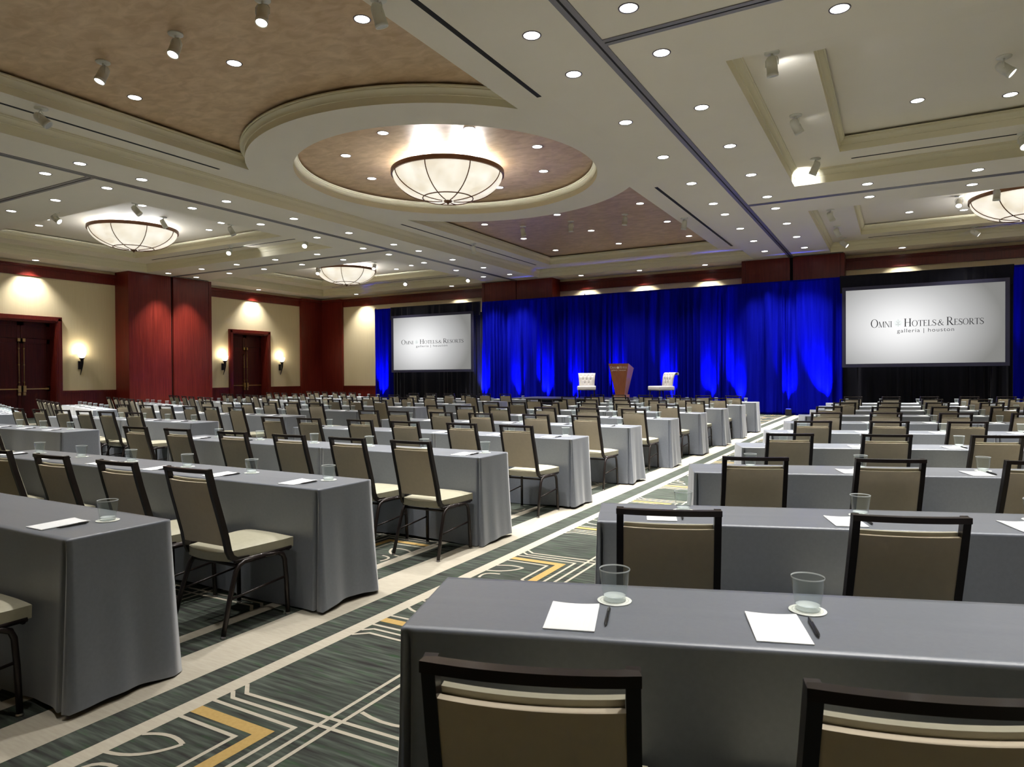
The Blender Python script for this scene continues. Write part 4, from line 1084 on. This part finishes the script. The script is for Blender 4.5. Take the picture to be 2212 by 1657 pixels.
# block: origin of the row's left end in world, direction angle
def row_frame(block, i):
    if block == 'centre-right': return Vector((-7.36, YR[i])), 0.0
    if block == 'centre-left': return Vector((-13.74, YR[i]-.07)), 0.0
    yr = YR[i] - (.12 if i == 0 else .05)
    if block == 'right': return Vector(((-1.19, -1.24, -1.26, -1.29, -1.315, -1.33, -1.34, -1.35, -1.36, -1.37)[i], yr)), A
    if block == 'left':
        c = Vector((-15.45, yr-.05)); return c + Vector((-math.cos(A), math.sin(A)))*4.27, -A
seatx = {
 'centre-right': {1: [-3.49, -4.17, -4.92, -5.65, -6.4, -7.1], 2: [-3.36, -4.03, -4.72, -5.47, -6.3, -7.0], 3: [-3.43, -4.15, -4.92, -5.62, -6.4, -7.1], 4: [-3.48, -4.2, -5.03, -5.73, -6.48, -7.12], 5: [-3.5, -4.27, -5.01, -5.83, -6.53, -7.15], 6: [-3.5, -4.27, -5.05, -5.80, -6.53, -7.14], 'd': [-3.52, -4.27, -5.03, -5.78, -6.5, -7.13]},
 'centre-left': {'d': [-10.0, -10.68, -11.33, -11.98, -12.65, -13.35]},
 'right': {0: [.45, 1.10, 1.9, 2.7, 3.4, 3.95], 1: [.30, 1.14, 1.9, 2.7, 3.4, 3.95], 6: [.23, 1.04, 1.87, 2.70, 3.4, 4.0], 'd': [.31, 1.08, 1.89, 2.72, 3.45, 4.0]},
 'left': {'d': [3.85, 3.2, 2.55, 1.85, 1.15, .5]}}
paperx = {('right', 0): [.457, 1.009, 1.72, 2.45, 3.1, 3.8], ('centre-right', 0): [-3.455, -4.21, -4.95, -5.7, -6.4, -7.1], ('centre-right', 1): [-3.44, -4.20, -4.93, -5.66, -6.4, -7.1]}
rj = random.Random(3)
cloth_split = {'centre-right': 2.41, 'centre-left': 2.41, 'right': 2.44, 'left': 1.86}
OB = ['nearest the aisle', 'second from the aisle', 'third from the aisle', 'fourth from the aisle', 'fifth from the aisle', 'sixth from the aisle']
bname = {'centre-right': 'centre-right block', 'centre-left': 'centre-left block', 'right': 'angled right block', 'left': 'angled left block'}
cloth_first = True
for block in ('right', 'centre-right', 'centre-left', 'left'):
    for i in range(10):
        org, ang = row_frame(block, i)
        ux = Vector((math.cos(ang), math.sin(ang))); un = Vector((-math.sin(ang), math.cos(ang)))
        sp = cloth_split[block]
        W = 4.26
        for part, (a, L_) in enumerate(((0, sp-.004), (sp+.004, W-sp-.004))):
            L_ = round(L_, 3)
            pts = [org+ux*(a+t*L_)+un*q for t in (0, .5, 1) for q in (0, TD)]
            if not any(in_view((p.x, p.y, z), .02, .02) for p in pts for z in (.1, .76)): continue
            me = cloth_mesh(L_, (i % 3)+10*part)
            o = bpy.data.objects.new('tablecloth', me); COL.objects.link(o); p = org+ux*a; o.location = (p.x, p.y, 0); o.rotation_euler = (0, 0, ang)
            aisle_end = (part == 0) if block == 'right' else (part == 1)
            tag(o, 'floor-length grey tablecloth over the %s table, row %s, %s' % ('aisle-end' if aisle_end else 'inner', NUM[i], bname[block]), 'tablecloth', 'grey tablecloths over the classroom tables')
        lst = seatx[block].get(i, seatx[block]['d'])
        pl = paperx.get((block, i))
        for k, sxx in enumerate(lst):
            tt = sxx if block in ('right', 'left') else sxx-org.x
            tp = tt
            if pl: tp = pl[k] if block == 'right' else pl[k]-org.x
            far_ = i >= 3 or block in ('centre-left', 'left')
            jx, jr, jy = (rj.uniform(-.02, .02), rj.uniform(-2, 2), rj.uniform(-.03, .03)) if far_ else (0, 0, 0)
            base = org+ux*(tt+jx)+un*(-.56+jy)
            if any(in_view((base.x+dx, base.y+dy, z), .0, .0) for dx in (-.2, 0, .2) for dy in (0, .4) for z in (.1, .45, .92)):
                place_chair(base.x, base.y, ang+R(jr), 'beige black-framed chair, %s, row %s, %s' % (OB[k], NUM[i], bname[block]))
            c0 = org+ux*tp+un*.15
            if not in_view((c0.x, c0.y, .78), .03, .03): continue
            jj = lambda s: rj.uniform(-s, s)*(1 if far_ else .4)
            where = '%s, row %s, %s' % (OB[k], NUM[i], bname[block])
            zt = TH+.0014
            pr_rot = ang+R(jj(4)); px_ = c0+ux*jj(.01)
            place(pad0, 'pad', (px_.x, px_.y, zt), pr_rot, 'white notepad on grey cloth, %s' % where, 'white notepads at each seat')
            q = org+ux*(tp+.100+jj(.008))+un*(.155+jj(.02)); place(pen0, 'pen', (q.x, q.y, zt), ang+R(-3+jj(8)), 'black pen beside the notepad, %s' % where, 'black pens at each seat')
            q = org+ux*(tp+.118+jj(.01))+un*(.315+jj(.012)); place(coaster0, 'coaster', (q.x, q.y, zt), 0, 'round white coaster under the glass, %s' % where, 'white coasters at each seat')
            q = q + Vector((jj(.004), jj(.004)))
            place(glass0, 'glass', (q.x, q.y, zt+.002), 0, 'clear tumbler on a white coaster, %s' % where, 'clear tumblers at each seat')
print('objects', len(bpy.data.objects), 'lights', sum(o.type == 'LIGHT' for o in bpy.data.objects))
